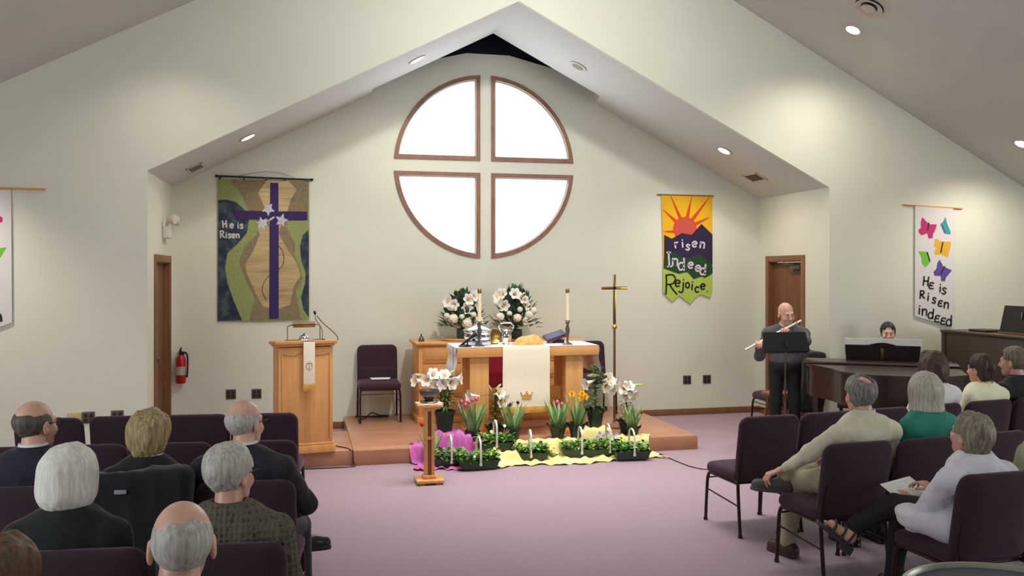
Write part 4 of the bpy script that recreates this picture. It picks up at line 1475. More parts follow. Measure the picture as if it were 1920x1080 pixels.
t = thing('butterfly_banner', 'white butterfly banner right of the opening, reading He is Risen indeed', 'banner', (0, 0, 0), 0, 'white butterfly banners')


def wp(nm, pts, m_, lvl, f=fw_, par=None):
    MB().prism(pts, lambda u, v, w_: f(u, v, lvl + w_), .002).build(nm, m_, par or t, smooth=False)


wp('white_ground', [(205, 103), (480, 116), (476, 985), (203, 902)], 'w_felt', 0)
wp('butterfly', [(255, 190), (290, 225), (300, 240), (362, 240), (345, 290), (332, 310), (330, 340), (300, 342), (292, 305), (250, 320), (230, 300), (230, 280), (246, 268), (246, 220)], 'bf_pink', .002)
wp('butterfly', [(422, 186), (438, 240), (460, 290), (460, 312), (415, 306), (384, 240), (405, 220)], 'bf_teal', .002)
wp('butterfly', [(348, 342), (400, 365), (465, 362), (455, 420), (440, 475), (390, 455), (345, 460), (342, 435), (360, 410), (340, 400)], 'bf_yel', .002)
wp('butterfly', [(228, 435), (285, 438), (312, 515), (278, 552), (252, 520), (250, 480)], 'bf_grn', .002)
wp('butterfly', [(380, 494), (408, 545), (470, 572), (440, 608), (425, 625), (420, 652), (392, 650), (388, 612), (345, 612), (336, 585), (358, 560), (364, 520)], 'bf_pur', .002)
for a, b, w_ in (((302, 228), (294, 285), 10), ((404, 365), (388, 445), 9), ((290, 440), (310, 508), 9), ((418, 542), (388, 598), 9), ((400, 245), (420, 300), 3)):
    a, b = Vector(a), Vector(b)
    n_ = Vector(((b - a).y, -(b - a).x)).normalized() * w_ / 2
    wp('butterfly_body', [tuple(a + n_), tuple(b + n_), tuple(b - n_), tuple(a - n_)], 'w_blk', .004)
letters([('H', 262, 680, 64, -6), ('E', 304, 704, 66, -6), ('i', 376, 730, 66, -4), ('s', 396, 742, 66, -6)], lambda u, v, w_: fw_(u, v, .002 + w_), 11).build('lettering', 'w_blk', t)
letters([('R', 240, 774, 54, -2), ('i', 290, 790, 60, -4), ('s', 324, 808, 60, -8), ('E', 370, 832, 62, -6), ('n', 412, 846, 66, -6)], lambda u, v, w_: fw_(u, v, .002 + w_), 11).build('lettering', 'w_blk', t)
letters([('i', 226, 886, 68, -4), ('n', 254, 896, 70, -4), ('d', 296, 920, 72, -6), ('E', 344, 944, 70, -8), ('E', 388, 962, 70, -8), ('d', 428, 976, 76, -2)], lambda u, v, w_: fw_(u, v, .002 + w_), 11).build('lettering', 'w_blk', t)
MB().tube([fw_(120, 102, -.004), fw_(548, 122, -.004)], .009, n=10).build('hanging_rod', 'oak', t)


def fq_(x, y, w_):     # photo pixels on the front wall at the left edge
    return (-2.765 + (x - 20) * .0083, YF - .016 - w_, 2.721 - (y - 356) * .00516)


t2 = thing('butterfly_banner', 'white butterfly banner cut by the left picture edge', 'banner', (0, 0, 0), 0, 'white butterfly banners')
wp('white_ground', [(-42, 356), (21, 356), (22, 604), (-42, 646)], 'w_felt', 0, fq_, t2)
wp('butterfly', [(-32, 380), (-14, 392), (-4, 380), (4, 392), (4, 402), (12, 408), (12, 416), (4, 422), (-6, 416), (-14, 400), (-26, 404)], 'bf_pink', .002, fq_, t2)
wp('butterfly', [(-6, 466), (16, 464), (10, 482), (0, 500), (-10, 490)], 'bf_grn', .002, fq_, t2)
letters([('n', 0, 602, 24, 4)], lambda u, v, w_: fq_(u, v, .002 + w_), 3.2).build('lettering', 'w_blk', t2)
MB().tube([fq_(-75, 352, -.004), fq_(57, 354, -.004)], .011, n=10).build('hanging_rod', 'oak', t2)
# ================================================================== cloths over the platform edge
def hump(x, y, cx, cy, rx, ry, h):
    d = max(abs(x - cx) / rx, abs(y - cy) / ry)
    return h * max(0, min(1, (1.45 - d) / .35))


def cloth(name, label, m, x0, x1, yfront, yback, humps, seed, nx_=90, ny_=60):
    vs, fs = [], []
    rr = random.Random(seed)
    ph = [rr.uniform(0, 6.28) for _ in range(12)]
    for i in range(nx_ + 1):
        u = i / nx_
        x = x0 + (x1 - x0) * u
        ya = yfront(u) + .02 * math.sin(u * 41 + ph[0]) + .012 * math.sin(u * 77 + ph[1])
        yb = yback(u) + .02 * math.sin(u * 33 + ph[2]) + .012 * math.sin(u * 63 + ph[3])
        for j in range(ny_ + 1):
            v = j / ny_
            y = ya + (yb - ya) * v
            s_ = max(0, min(1, (y - (PF - .06)) / .06))
            base = PZ * s_
            h = max([base] + [hz + hump(x, y, *hm) for hz, hm in humps if hump(x, y, *hm) > 0.001] + [base])
            edge = min(u, 1 - u, 1) * 14
            edge = min(1, edge, v * 9 + .12, (1 - v) * 9 + .12)
            w_ = .009 * math.sin(x * 34 + y * 9 + ph[4]) + .008 * math.sin(x * 61 - y * 21 + ph[5]) + .006 * math.sin(y * 71 + x * 12 + ph[6]) + .014
            if v < .08:
                w_ += .012 * abs(math.sin(u * 30 + ph[7]))
            if u < .06 or u > .94:
                w_ += .015 * abs(math.sin(v * 12 + ph[8]))
            xx = x + .03 * math.sin(v * 13 + ph[9]) * (1 if u < .1 or u > .9 else .2)
            vs.append((xx, y, h + .006 + w_ * (.4 + .6 * edge)))
    n = len(vs)
    vs += [(a, b, max(c_ - .004, .002)) for a, b, c_ in vs]
    for i in range(nx_):
        for j in range(ny_):
            a_ = i * (ny_ + 1) + j
            q_ = [a_, a_ + ny_ + 1, a_ + ny_ + 2, a_ + 1]
            fs += [q_, [n + k for k in q_[::-1]]]
    for i in range(nx_):
        for j in (0, ny_):
            a_ = i * (ny_ + 1) + j
            fs.append([a_, a_ + ny_ + 1, n + a_ + ny_ + 1, n + a_])
    t = thing(name, label, 'cloth')
    MB().add(vs, fs).build('cloth', m, t, angle=80)
    return t


# supports: (z0, (cx, cy, rx, ry, h))
HY = [(0, (3.02, 8.93 + .10, .13, .12, .255)), (0, (1.87, 8.80, .20, .12, .10))]
HP = [(0, (1.41, 9.06, .17, .12, .27)), (0, (1.60, 9.02, .07, .1, .24))]
cloth('yellow_cloth', 'pale yellow satin cloth spilling from the platform onto the carpet', 'yelcloth', 1.72, 3.62,
      lambda u: 8.42 + .16 * u ** .6 - .16 * max(0, u - .8) * 2 + .06 * math.sin(u * 9), lambda u: 9.05 + .12 * math.exp(-((u - .7) / .1) ** 2), HY, 3)
cloth('pink_cloth', 'magenta satin cloth heaped under the lilies at the platform\'s left front', 'pinkcloth', 1.06, 1.82,
      lambda u: 8.52 + .05 * math.sin(u * 8), lambda u: 9.2 - .1 * abs(u - .5), HP, 8, 60, 50)


# ================================================================== plants
def pot(t, r, h, m='pot', foil=False, z=0):
    if foil:
        vs, fs = [], []
        N = 36
        for k, (rr, zz) in enumerate(((r * .72, 0), (r * .86, h * .4), (r, h * .82), (r * 1.3, h * 1.02), (r * 1.36, h * 1.05), (r * .95, h * .8))):
            for j in range(N):
                a_ = 2 * PI * j / N
                wob = (1 + .13 * math.sin(5 * a_ + r * 100) * (k >= 3) + .05 * math.sin(11 * a_) * (k >= 2))
                vs.append((rr * wob * math.cos(a_), rr * wob * math.sin(a_), z + zz + (.018 * math.sin(7 * a_ + 1) if k in (3, 4) else 0)))
        for k in range(5):
            for j in range(N):
                j2 = (j + 1) % N
                fs.append([k * N + j, k * N + j2, (k + 1) * N + j2, (k + 1) * N + j])
        fs.append(list(range(N))[::-1])
        MB().add(vs, fs).build('foil_pot', 'potfoil', t)
    else:
        MB().lathe([(0, z), (r * .74, z), (r * .95, z + h * .85), (r * 1.06, z + h * .85), (r * 1.08, z + h), (r * .97, z + h), (r * .93, z + h * .8), (0, z + h * .8)], n=28).build('pot', m, t)
    MB().lathe([(0, z + h * .78), (r * .93, z + h * .78), (r * .9, z + h * .86), (0, z + h * .88)], n=20).build('soil', 'soil', t)


def trumpet(p, d, L, m_parent, r0=.05, mt='petalw'):
    """white lily trumpet with six flaring petals and yellow anthers"""
    p, d = Vector(p), Vector(d).normalized()
    R = d.to_track_quat('Z', 'Y').to_matrix()
    N = 36
    vs, fs = [], []
    K = 8
    for k in range(K + 1):
        s_ = k / K
        for j in range(N):
            a_ = 2 * PI * j / N
            lobe = abs(math.cos(3 * a_))
            r_ = .007 + r0 * .42 * s_ + r0 * 1.05 * max(0, s_ - .55) ** 1.4 * 2.2 * (.55 + .45 * lobe)
            zz = L * s_ * (1 - .16 * (1 - lobe) * s_ ** 3) - L * .22 * max(0, s_ - .8) * 3 * lobe
            vs.append(p + R @ Vector((r_ * math.cos(a_), r_ * math.sin(a_), zz)))
    for k in range(K):
        for j in range(N):
            j2 = (j + 1) % N
            fs.append([k * N + j, k * N + j2, (k + 1) * N + j2, (k + 1) * N + j])
    m = MB().add(vs, fs)
    m.mi = 0
    for k in range(6):
        a_ = 2 * PI * k / 6
        e_ = p + R @ Vector((.016 * math.cos(a_), .016 * math.sin(a_), L * .86))
        m.tube([p + d * L * .2, e_], .0015, n=4, mi=1)
        m.ell(e_, (.004, .004, .008), 6, 4, mi=1)
    return m.build('flower', [mt, 'yellowp'], m_parent)


def lily_plant(loc, label, potr, poth, h, flowers, buds, lv=(26, .13), foil=True, stems=1, seed=1, grp='potted lilies', lean=(0, 0)):
    rr = random.Random(seed)
    t = thing('potted_lily', label, 'potted plant', loc, 0, grp)
    pot(t, potr, poth, foil=foil)
    tops = []
    sm, lm = MB(), MB()
    for s_ in range(stems):
        a0 = rr.uniform(0, 6)
        bx, by = (.03 * math.cos(a0), .03 * math.sin(a0)) if stems > 1 else (0, 0)
        tx, ty = bx * 2 + lean[0], by * 2 + lean[1]
        sm.tube([(bx, by, poth * .8), (bx + (tx - bx) * .5, by + (ty - by) * .5, poth + (h - poth) * .5), (tx, ty, h)], [.007, .006, .005])
        for k in range(lv[0]):
            f_ = k / lv[0]
            z_ = poth + (h - poth) * (.05 + .93 * f_)
            a_ = k * 2.4 + a0
            L_ = lv[1] * (1.15 - .5 * f_) * rr.uniform(.8, 1.15)
            q_ = bx + (tx - bx) * f_, by + (ty - by) * f_
            lm.leaf((q_[0], q_[1], z_), (math.cos(a_), math.sin(a_), .55 - .2 * (1 - f_)), (0, 0, 1), L_, .026, .9 + .3 * (1 - f_), .15)
        tops.append(Vector((tx, ty, h)))
    for p_, d_, L_, r_ in flowers:
        p_ = Vector(p_)
        near = min(tops, key=lambda q_: (q_ - p_).length)
        sm.tube([near, (near + p_) / 2 + V(0, 0, .01), p_], .0035, n=5)
        trumpet(p_, d_, L_, t, r_)
    for p_, d_, L_ in buds:
        p_, d_ = Vector(p_), Vector(d_).normalized()
        near = min(tops, key=lambda q_: (q_ - p_).length)
        sm.tube([near, p_], .003, n=5)
        MB().tube([p_, p_ + d_ * L_ * .3, p_ + d_ * L_ * .7, p_ + d_ * L_], [.006, .011, .012, .003], n=8).build('bud', 'bud', t)
    sm.build('stem', 'leaf', t)
    lm.build('foliage', 'leaf', t)
    return t


def loc_of(px, py, Y, base):
    """world offset (from base) of a photo point on plane Y"""
    return at(px, py, Y) - Vector(base)


# 1. lily behind the pedestal: many white trumpets
b = (1.405, 9.05, .30)
F = []
for px, py, dx, dy, dz, L_ in ((782, 714, -1, -.4, .15, .15), (800, 712, -.5, -1, .0, .13), (812, 703, .1, -.8, .5, .12), (828, 718, .2, -1, -.1, .13), (846, 718, .4, -1, -.15, .13), (833, 705, -.1, -.6, .7, .11), (858, 710, 1, -.35, .05, .16), (820, 722, -.3, -1, -.2, .12)):
    p_ = loc_of(px, py, 8.98, b) - V(dx, dy, dz).normalized() * L_ * .6
    F.append((p_, (dx, dy, dz), L_, .055))
lily_plant(b, 'large potted lily with white trumpets behind the slim pedestal, on pink cloth', .105, .2, .50, F, [(loc_of(822, 699, 9.05, b), (.6, -.3, .3), .1), (loc_of(792, 704, 9.0, b), (-1, -.2, .2), .09), (loc_of(840, 700, 9.05, b), (.8, .1, .25), .08)], (40, .17), False, 3, 4)
# 3. lily with drooping trumpets before the altar's left pedestal
b = (1.97, 9.18, PZ)
F = []
for px, py, dx, dy, dz, L_ in ((884, 742, -1, -.3, .12, .16), (935, 738, .5, -.8, .2, .14), (944, 748, .7, -.7, -.3, .14), (950, 758, .6, -.6, -.6, .14), (940, 752, .3, -1, -.2, .13)):
    p_ = loc_of(px, py, 9.12, b) - V(dx, dy, dz).normalized() * L_ * .6
    F.append((p_, (dx, dy, dz), L_, .052))
lily_plant(b, 'potted lily with pale trumpets before the altar\'s left pedestal', .085, .14, .47, F, [(loc_of(922, 733, 9.12, b), (-.4, -.2, .6), .09), (loc_of(930, 730, 9.12, b), (.5, 0, .5), .08)], (54, .14), True, 1, 7)
# 14. tall lily on the yellow draped box
b = (3.03, 9.03, .272)
F = []
for px, py, dx, dy, dz, L_ in ((1102, 718, -1, -.35, -.25, .17), (1140, 712, .5, -.8, .2, .15), (1152, 716, .8, -.6, -.1, .15), (1147, 728, .5, -.8, -.5, .15), (1137, 724, .1, -1, -.3, .14)):
    p_ = loc_of(px, py, 8.98, b) - V(dx, dy, dz).normalized() * L_ * .6
    F.append((p_, (dx, dy, dz), L_, .058))
lily_plant(b, 'tallest potted lily with white trumpets, raised on a yellow draped box', .088, .19, .66, F, [(loc_of(1124, 704, 9.0, b), (-1, -.2, .15), .12), (loc_of(1132, 703, 9.0, b), (.9, 0, .15), .11), (loc_of(1118, 706, 9.0, b), (-.8, .3, .1), .1)], (80, .16), True, 1, 9)
# 15. lily right of the cross
b = (3.456, 9.22, PZ)
F = []
for px, py, dx, dy, dz, L_ in ((1170, 728, -.6, -.9, .1, .14), (1181, 735, .2, -1, .0, .14), (1174, 742, -.2, -1, -.4, .13), (1186, 742, .6, -.8, -.3, .13), (1178, 726, .0, -.7, .6, .12)):
    p_ = loc_of(px, py, 9.15, b) - V(dx, dy, dz).normalized() * L_ * .6
    F.append((p_, (dx, dy, dz), L_, .056))
lily_plant(b, 'potted lily with a round cluster of white trumpets right of the brass cross', .085, .14, .58, F, [(loc_of(1184, 722, 9.15, b), (1, -.1, .02), .13)], (64, .15), True, 1, 12)


def tulip_plant(loc, label, potr, poth, flowers, mt, nleaf, lh, seed, foil=False, grp='potted spring bulbs', kind='tulip', lw=.045):
    rr = random.Random(seed)
    t = thing('potted_' + kind, label, 'potted plant', loc, 0, grp)
    pot(t, potr, poth, foil=foil)
    lm, sm = MB(), MB()
    for k in range(nleaf):
        a_ = k * 2.4 + rr.uniform(-.3, .3)
        q_ = rr.uniform(0, potr * .6)
        lm.leaf((q_ * math.cos(a_), q_ * math.sin(a_), poth * .85), (math.cos(a_) * .38, math.sin(a_) * .38, 1), (math.cos(a_), math.sin(a_), .2), lh * rr.uniform(.75, 1.1), lw * rr.uniform(.8, 1.15), .35, .35, 6, tip=.3)
    for p_, s_ in flowers:
        p_ = Vector(p_)
        sm.tube([(p_.x * .3, p_.y * .3, poth * .85), (p_.x * .7, p_.y * .7, poth + (p_.z - poth) * .6), p_], .004, n=5)
        if kind == 'tulip':
            m = MB()
            for k in range(6):
                a_ = 2 * PI * k / 6
                R = Matrix.Rotation(a_, 3, 'Z')
                vs, fs = [], []
                for i in range(6):
                    u = i / 5
                    r_ = s_ * (.15 + .55 * math.sin(PI * min(1, u * .9 + .05)) ** .8) * (1 if k % 2 else .88)
                    wd = s_ * .62 * math.sin(PI * (u * .86 + .12)) ** .7
                    for j in range(5):
                        v = (j - 2) / 2
                        vs.append(p_ + R @ Vector((r_ - .18 * s_ * v * v, wd * v, s_ * 1.75 * u)))
                for i in range(5):
                    for j in range(4):
                        c_ = i * 5 + j
                        fs.append([c_, c_ + 1, c_ + 6, c_ + 5])
                m.add(vs, fs)
            m.build('flower', mt, t)
        else:
            d_ = Vector((rr.uniform(-.6, .4), -1, rr.uniform(-.1, .3))).normalized()
            R = d_.to_track_quat('Z', 'Y').to_matrix()
            m = MB()
            for k in range(6):
                a_ = 2 * PI * k / 6
                dr = R @ Vector((math.cos(a_), math.sin(a_), .25))
                m.leaf(p_ + d_ * .005, dr, d_, s_ * 1.25, s_ * .8, 0, .15, 4, tip=.2)
            m.lathe([(s_ * .25, 0), (s_ * .3, s_ * .5), (s_ * .42, s_ * .8), (s_ * .38, s_ * .8), (s_ * .2, s_ * .1)], p_ + d_ * .004, 12, R=R)
            m.build('flower', mt, t)
    sm.build('stem', 'leaftulip', t)
    lm.build('foliage', 'leaftulip', t)
    return t


def bulbs(loc, pts, Y, s_):
    return [(loc_of(px, py, Y, loc), s_) for px, py in pts]


b = (1.70, 9.06, PZ + .012)
tulip_plant(b, 'pot of pink tulips with pale striped leaves, left front of the altar', .075, .12, bulbs(b, ((865, 757), (873, 763), (879, 758), (886, 754), (893, 752), (858, 766)), 9.03, .026), 'pinkp', 22, .34, 3)
b = (2.13, 9.04, PZ + .012)
tulip_plant(b, 'dark pot with one maroon tulip bud, before the runner\'s left side', .075, .13, bulbs(b, ((971, 758), (956, 762)), 9.02, .022), 'darkp', 14, .32, 5)
b = (2.62, 9.06, PZ + .012)
tulip_plant(b, 'foil-wrapped pot with two pink tulips, before the altar\'s right pedestal', .085, .14, bulbs(b, ((1045, 758), (1054, 762)), 9.03, .028), 'pinkp', 14, .34, 8, True)
b = (2.83, 9.05, PZ + .012)
tulip_plant(b, 'foil-wrapped pot of bright yellow daffodils, before the altar\'s right pedestal', .085, .14, bulbs(b, ((1073, 738), (1092, 738), (1098, 744), (1089, 746)), 8.98, .036), 'yellowp', 24, .36, 9, True, kind='daffodil', lw=.022)
b = (3.45, 9.01, PZ + .012)
tulip_plant(b, 'dark pot with a single red tulip bud at the right end of the plants', .07, .1, bulbs(b, ((1203, 776),), 8.98, .024), 'redp', 18, .27, 11, True)
b = (1.225, 8.80, .012)
tulip_plant(b, 'small pot with a red tulip, on the carpet behind the slim pedestal', .06, .12, bulbs(b, ((791, 800),), 8.78, .028), 'redp', 10, .24, 13)


def planter(loc, az, label, w_=.36, d_=.17, h_=.085, hh=.22, seed=1, blossoms=(), nleaf=150, lh=.125, mt='leafbright', grp='handled planters of bedding plants'):
    rr = random.Random(seed)
    t = thing('flower_planter', label, 'planter', loc, az, grp)
    # tapered tray
    lo = rrect(w_ * .86, d_ * .8, .025, 4)
    hi = rrect(w_, d_, .03, 4)
    rim = rrect(w_ * 1.05, d_ * 1.07, .034, 4)
    ins = rrect(w_ * .95, d_ * .93, .028, 4)
    n = len(lo)
    vs = [(a, b, 0) for a, b in lo] + [(a, b, h_ * .9) for a, b in hi] + [(a, b, h_ * .9) for a, b in rim] + [(a, b, h_) for a, b in rim] + [(a, b, h_) for a, b in ins] + [(a, b, h_ * .7) for a, b in ins]
    fs = [list(range(n))[::-1], [5 * n + k for k in range(n)]]
    for k in range(5):
        for j in range(n):
            j2 = (j + 1) % n
            fs.append([k * n + j, k * n + j2, (k + 1) * n + j2, (k + 1) * n + j])
    MB().add(vs, fs).build('tray', 'tray', t)
    hp = cr([(0, -d_ * .56, h_ * .5), (0, -d_ * .57, h_ + hh * .5), (0, -d_ * .45, h_ + hh * .85), (0, 0, h_ + hh), (0, d_ * .45, h_ + hh * .85), (0, d_ * .57, h_ + hh * .5), (0, d_ * .56, h_ * .5)], 5)
    m = MB()
    for i in range(len(hp) - 1):
        m.tube([hp[i] + V(-.004, 0, 0), hp[i + 1] + V(-.004, 0, 0)], .006, n=6)
        m.tube([hp[i] + V(.004, 0, 0), hp[i + 1] + V(.004, 0, 0)], .006, n=6)
    m.box((0, -d_ * .555, h_ * .62), (.026, .008, .03), .003).box((0, d_ * .555, h_ * .62), (.026, .008, .03), .003)
    m.build('handle', 'white_plastic', t)
    lm = MB()
    for k in range(nleaf):
        x_, y_ = rr.uniform(-.5, .5) * w_ * .98, rr.uniform(-.5, .5) * d_
        a_ = rr.uniform(0, 2 * PI)
        z_ = h_ * .75 + rr.uniform(0, lh * .75)
        el = rr.uniform(.1, 1.1)
        lm.leaf((x_, y_, z_), (math.cos(a_) + x_ * 2.2, math.sin(a_) + y_ * 4, el), (0, 0, 1), rr.uniform(.035, .062), rr.uniform(.024, .038), .8, .25, 3, tip=.3)
    lm.build('foliage', mt, t)
    for x_, y_, z_, s_, bm_ in blossoms:
        m = MB()
        dd = Vector((rr.uniform(-.3, .3), -.9, .5)).normalized()
        R = dd.to_track_quat('Z', 'Y').to_matrix()
        c_ = Vector((x_, y_, z_))
        for k in range(5):
            a_ = 2 * PI * k / 5 + .3
            m.leaf(c_, R @ Vector((math.cos(a_), math.sin(a_), .2)), dd, s_, s_ * 1.0, .0, .1, 3, tip=.2)
        m.ell(c_ + dd * .002, (.004, .004, .004), 6, 4)
        m.tube([c_ - dd * .002, c_ - V(0, -.01, .06)], .0018, n=4)
        m.build('blossom', bm_, t)
    return t


planter((1.885, 8.80, .118), .03, 'handled planter raised at the back, behind the two left planters', seed=1, blossoms=((-.05, -.06, .2, .02, 'paleyel'), (.1, .02, .24, .02, 'petalw'), (.13, .0, .2, .022, 'darkp'), (-.14, -.06, .12, .02, 'petalc')), nleaf=190)
planter((1.40, 8.66, .012), .0, 'handled planter at the left end, on the magenta cloth', w_=.31, seed=2, blossoms=((.12, -.05, .15, .02, 'paleyel'), (-.1, .05, .17, .018, 'darkp')), nleaf=170)
planter((1.655, 8.50, .012), -.04, 'frontmost handled planter, overlapping the left one on the carpet', w_=.40, seed=3, blossoms=((.1, -.07, .15, .022, 'paleyel'), (.16, .0, .18, .02, 'paleyel'), (-.06, -.08, .13, .016, 'petalc')), nleaf=230)
planter((2.235, 8.74, .014), .12, 'handled planter in the middle, before the runner on yellow cloth', w_=.38, seed=4, blossoms=((-.17, .04, .16, .026, 'petalc'), (-.18, -.03, .14, .022, 'petalc'), (.08, .05, .17, .018, 'paleyel')), nleaf=210)
planter((2.785, 8.79, .014), .1, 'handled planter in front of the daffodils', w_=.36, seed=5, blossoms=((.03, .03, .25, .028, 'paleyel'), (.12, -.07, .13, .026, 'paleyel'), (-.1, -.08, .12, .016, 'petalw'), (-.03, -.08, .1, .014, 'petalw')), nleaf=200)
planter((3.09, 8.79, .014), .1, 'planter with lilac pansies, before the brass cross\'s foot', w_=.34, seed=6, hh=.24, blossoms=((-.12, -.03, .19, .024, 'purpp'), (-.05, -.01, .2, .026, 'purpp'), (.0, .03, .23, .026, 'purpp'), (.06, -.02, .21, .024, 'purpp'), (.1, .02, .22, .024, 'purpp'), (-.08, .04, .22, .024, 'purpp'), (.15, .0, .2, .024, 'paleyel'), (.03, -.05, .17, .022, 'petalw')), nleaf=190)
planter((3.27, 8.57, .016), .06, 'handled planter at the right end of the yellow cloth', w_=.37, seed=7, blossoms=((.17, .03, .15, .02, 'petalc'), (-.08, .05, .18, .02, 'paleyel')), nleaf=210)
t = thing('yellow_primrose', 'pale yellow blossoms lying on the yellow cloth left of the daffodil pot', 'flowers', (2.52, 8.86, .05))
for k in range(7):
    m = MB()
    c_ = V(random.uniform(-.09, .06), random.uniform(-.05, .05), random.uniform(.0, .05))
    for j in range(5):
        a_ = 2 * PI * j / 5
        m.leaf(c_, (math.cos(a_), math.sin(a_) - .3, .6), (0, -.5, 1), .03, .03, 0, .2, 3, tip=.2)
    m.build('blossom', 'paleyel', t)
m = MB()
for k in range(26):
    a_ = random.uniform(0, 6.28)
    m.leaf((random.uniform(-.09, .08), random.uniform(-.05, .05), -.02), (math.cos(a_), math.sin(a_), .5), (0, 0, 1), .05, .022, .6, .2, 3)
m.build('foliage', 'leafbright', t)


# ================================================================== the two bouquets on the chest
def bouquet(loc, label, cx, hw, h, seed, lilies, blooms, vase_h=.12, m='teal_vase'):
    rr = random.Random(seed)
    t = thing('flower_arrangement', label, 'bouquet', loc, 0, 'bouquets on the chest of drawers')
    MB().lathe([(0, 0), (.07, 0), (.075, .01), (.082, vase_h * .6), (.075, vase_h * .9), (.085, vase_h), (.078, vase_h), (.07, vase_h * .9), (0, vase_h * .85)], n=26).build('vase', m, t)
    lm, sm = MB(), MB()
    c0 = Vector((0, 0, vase_h * .9))
    for k in range(380):
        a_ = rr.uniform(0, 2 * PI)
        f_ = rr.random() ** .6
        hh_ = rr.random()
        r_ = hw * 1.12 * (1 - .55 * hh_ ** 1.5) * f_
        q_ = Vector((r_ * math.cos(a_), r_ * math.sin(a_) * .75, vase_h + .02 + (h - vase_h - .08) * hh_ * (1 - .25 * f_)))
        d_ = (q_ - c0).normalized() + Vector((rr.uniform(-.5, .5), rr.uniform(-.5, .5), rr.uniform(-.2, .5)))
        lm.leaf(q_, d_, (0, 0, 1), rr.uniform(.07, .13), rr.uniform(.03, .055), .4, .2, 4, tip=.2)
    for k in range(16):
        a_ = rr.uniform(0, 6.28)
        q_ = Vector((.02 * math.cos(a_), .02 * math.sin(a_), h * .62))
        lm.leaf(q_, (math.cos(a_) * .35, math.sin(a_) * .25, 1), (math.cos(a_), math.sin(a_), 0), h * rr.uniform(.28, .42), .025, .15, .2, 5, tip=.3)
    for k in range(14):
        a_ = rr.uniform(0, 6.28)
        sm.tube([c0, c0 + V(hw * .5 * math.cos(a_), hw * .35 * math.sin(a_), rr.uniform(.15, h * .7))], .0035, n=5)
    for p_, d_ in lilies:
        trumpet(Vector(p_) - Vector(d_).normalized() * .06, d_, .11, t, .062)
    for p_, s_, mt in blooms:
        m_ = MB()
        p_ = Vector(p_)
        for k in range(46):
            z_ = 1 - 2 * (k + .5) / 46
            a_ = k * 2.39996
            r_ = math.sqrt(1 - z_ * z_)
            nrm = Vector((r_ * math.cos(a_), r_ * math.sin(a_), z_))
            tng = nrm.orthogonal()
            m_.leaf(p_ + nrm * s_ * .7 - tng * s_ * .25, tng + nrm * .25, nrm, s_ * .55, s_ * .5, 0, .25, 3, tip=.4)
        m_.ell(p_, s_ * .72, 12, 8)
        m_.build('bloom', mt, t)
        sm.tube([c0, (c0 + p_) / 2, p_], .003, n=5)
    sm.build('stem', 'leafdark', t)
    lm.build('foliage', 'leafdark', t)
    return t


def bqp(lst, Y, base):
    return [loc_of(px, py, Y, base) for px, py in lst]


b = tuple(at(868, 638, 10.68).xy) + (CZ + .02,)
Lp = bqp(((842, 566), (850, 572), (878, 562), (888, 556), (893, 572), (875, 578)), 10.55, b)
Ld = [(-.8, -.8, .2), (-.3, -1, .1), (.2, -1, .3), (.6, -.8, .3), (.9, -.8, 0), (.1, -1, 0)]
Bp = bqp(((850, 598), (876, 606), (898, 600), (838, 592), (866, 594), (888, 590), (848, 577)), 10.5, b)
bouquet(b, 'white and cream bouquet in a teal vase, left of the two on the chest', 868, .26, .62, 21, list(zip(Lp, Ld)), [(p_, s_, 'petalc') for p_, s_ in zip(Bp, (.07, .075, .06, .04, .04, .04, .045))])
b = tuple(at(967, 630, 10.68).xy) + (CZ,)
Lp = bqp(((945, 572), (942, 552), (965, 552), (978, 560), (984, 572), (936, 556)), 10.55, b)
Ld = [(-.3, -1, -.1), (-.6, -.8, .4), (.0, -1, .4), (.4, -.9, .3), (.8, -.8, .1), (-.9, -.6, .3)]
Bp = bqp(((938, 594), (970, 596), (992, 590), (1000, 582), (955, 588), (985, 600), (930, 568), (975, 580)), 10.5, b)
bouquet(b, 'taller white and cream bouquet, right of the two on the chest', 967, .27, .70, 22, list(zip(Lp, Ld)), [(p_, s_, 'petalc') for p_, s_ in zip(Bp, (.06, .06, .06, .05, .04, .045, .04, .04))], m='pot')
# ================================================================== people
def atd(px, py, D):
    c, s = math.cos(TH), math.sin(TH)
    u = (px - 960) / FPX
    return Vector(((c * u + s) * D, (c - u * s) * D, CAMH + (YH - py) / FPX * D))


def skin(c, c2=None):
    return mat('skin', c, .38, c2=c2 or tuple(min(255, int(x * 1.06)) for x in c), scale=18, sss=.12, spec=.4)


def hairm(c, c2):
    return mat('hair', c, .55, c2=c2, scale=(90, 90, 10), detail=2, bump=.35, bscale=(160, 160, 14), bdist=.004)


SK = {'pink': skin((206, 158, 138), (216, 172, 152)), 'fair': skin((206, 160, 136)), 'tan': skin((178, 126, 98)), 'scalp': skin((216, 168, 148), (226, 184, 166))}


def head_base(P):
    x, y, z = P
    d = s_ell(P, (0, -.018, .032), (.076, .098, .091))
    d = smin(d, s_ell(P, (0, .028, -.035), (.062, .066, .085)), .03)
    d = smin(d, s_ell(P, (0, .05, -.092), (.04, .04, .03)), .025)
    return d


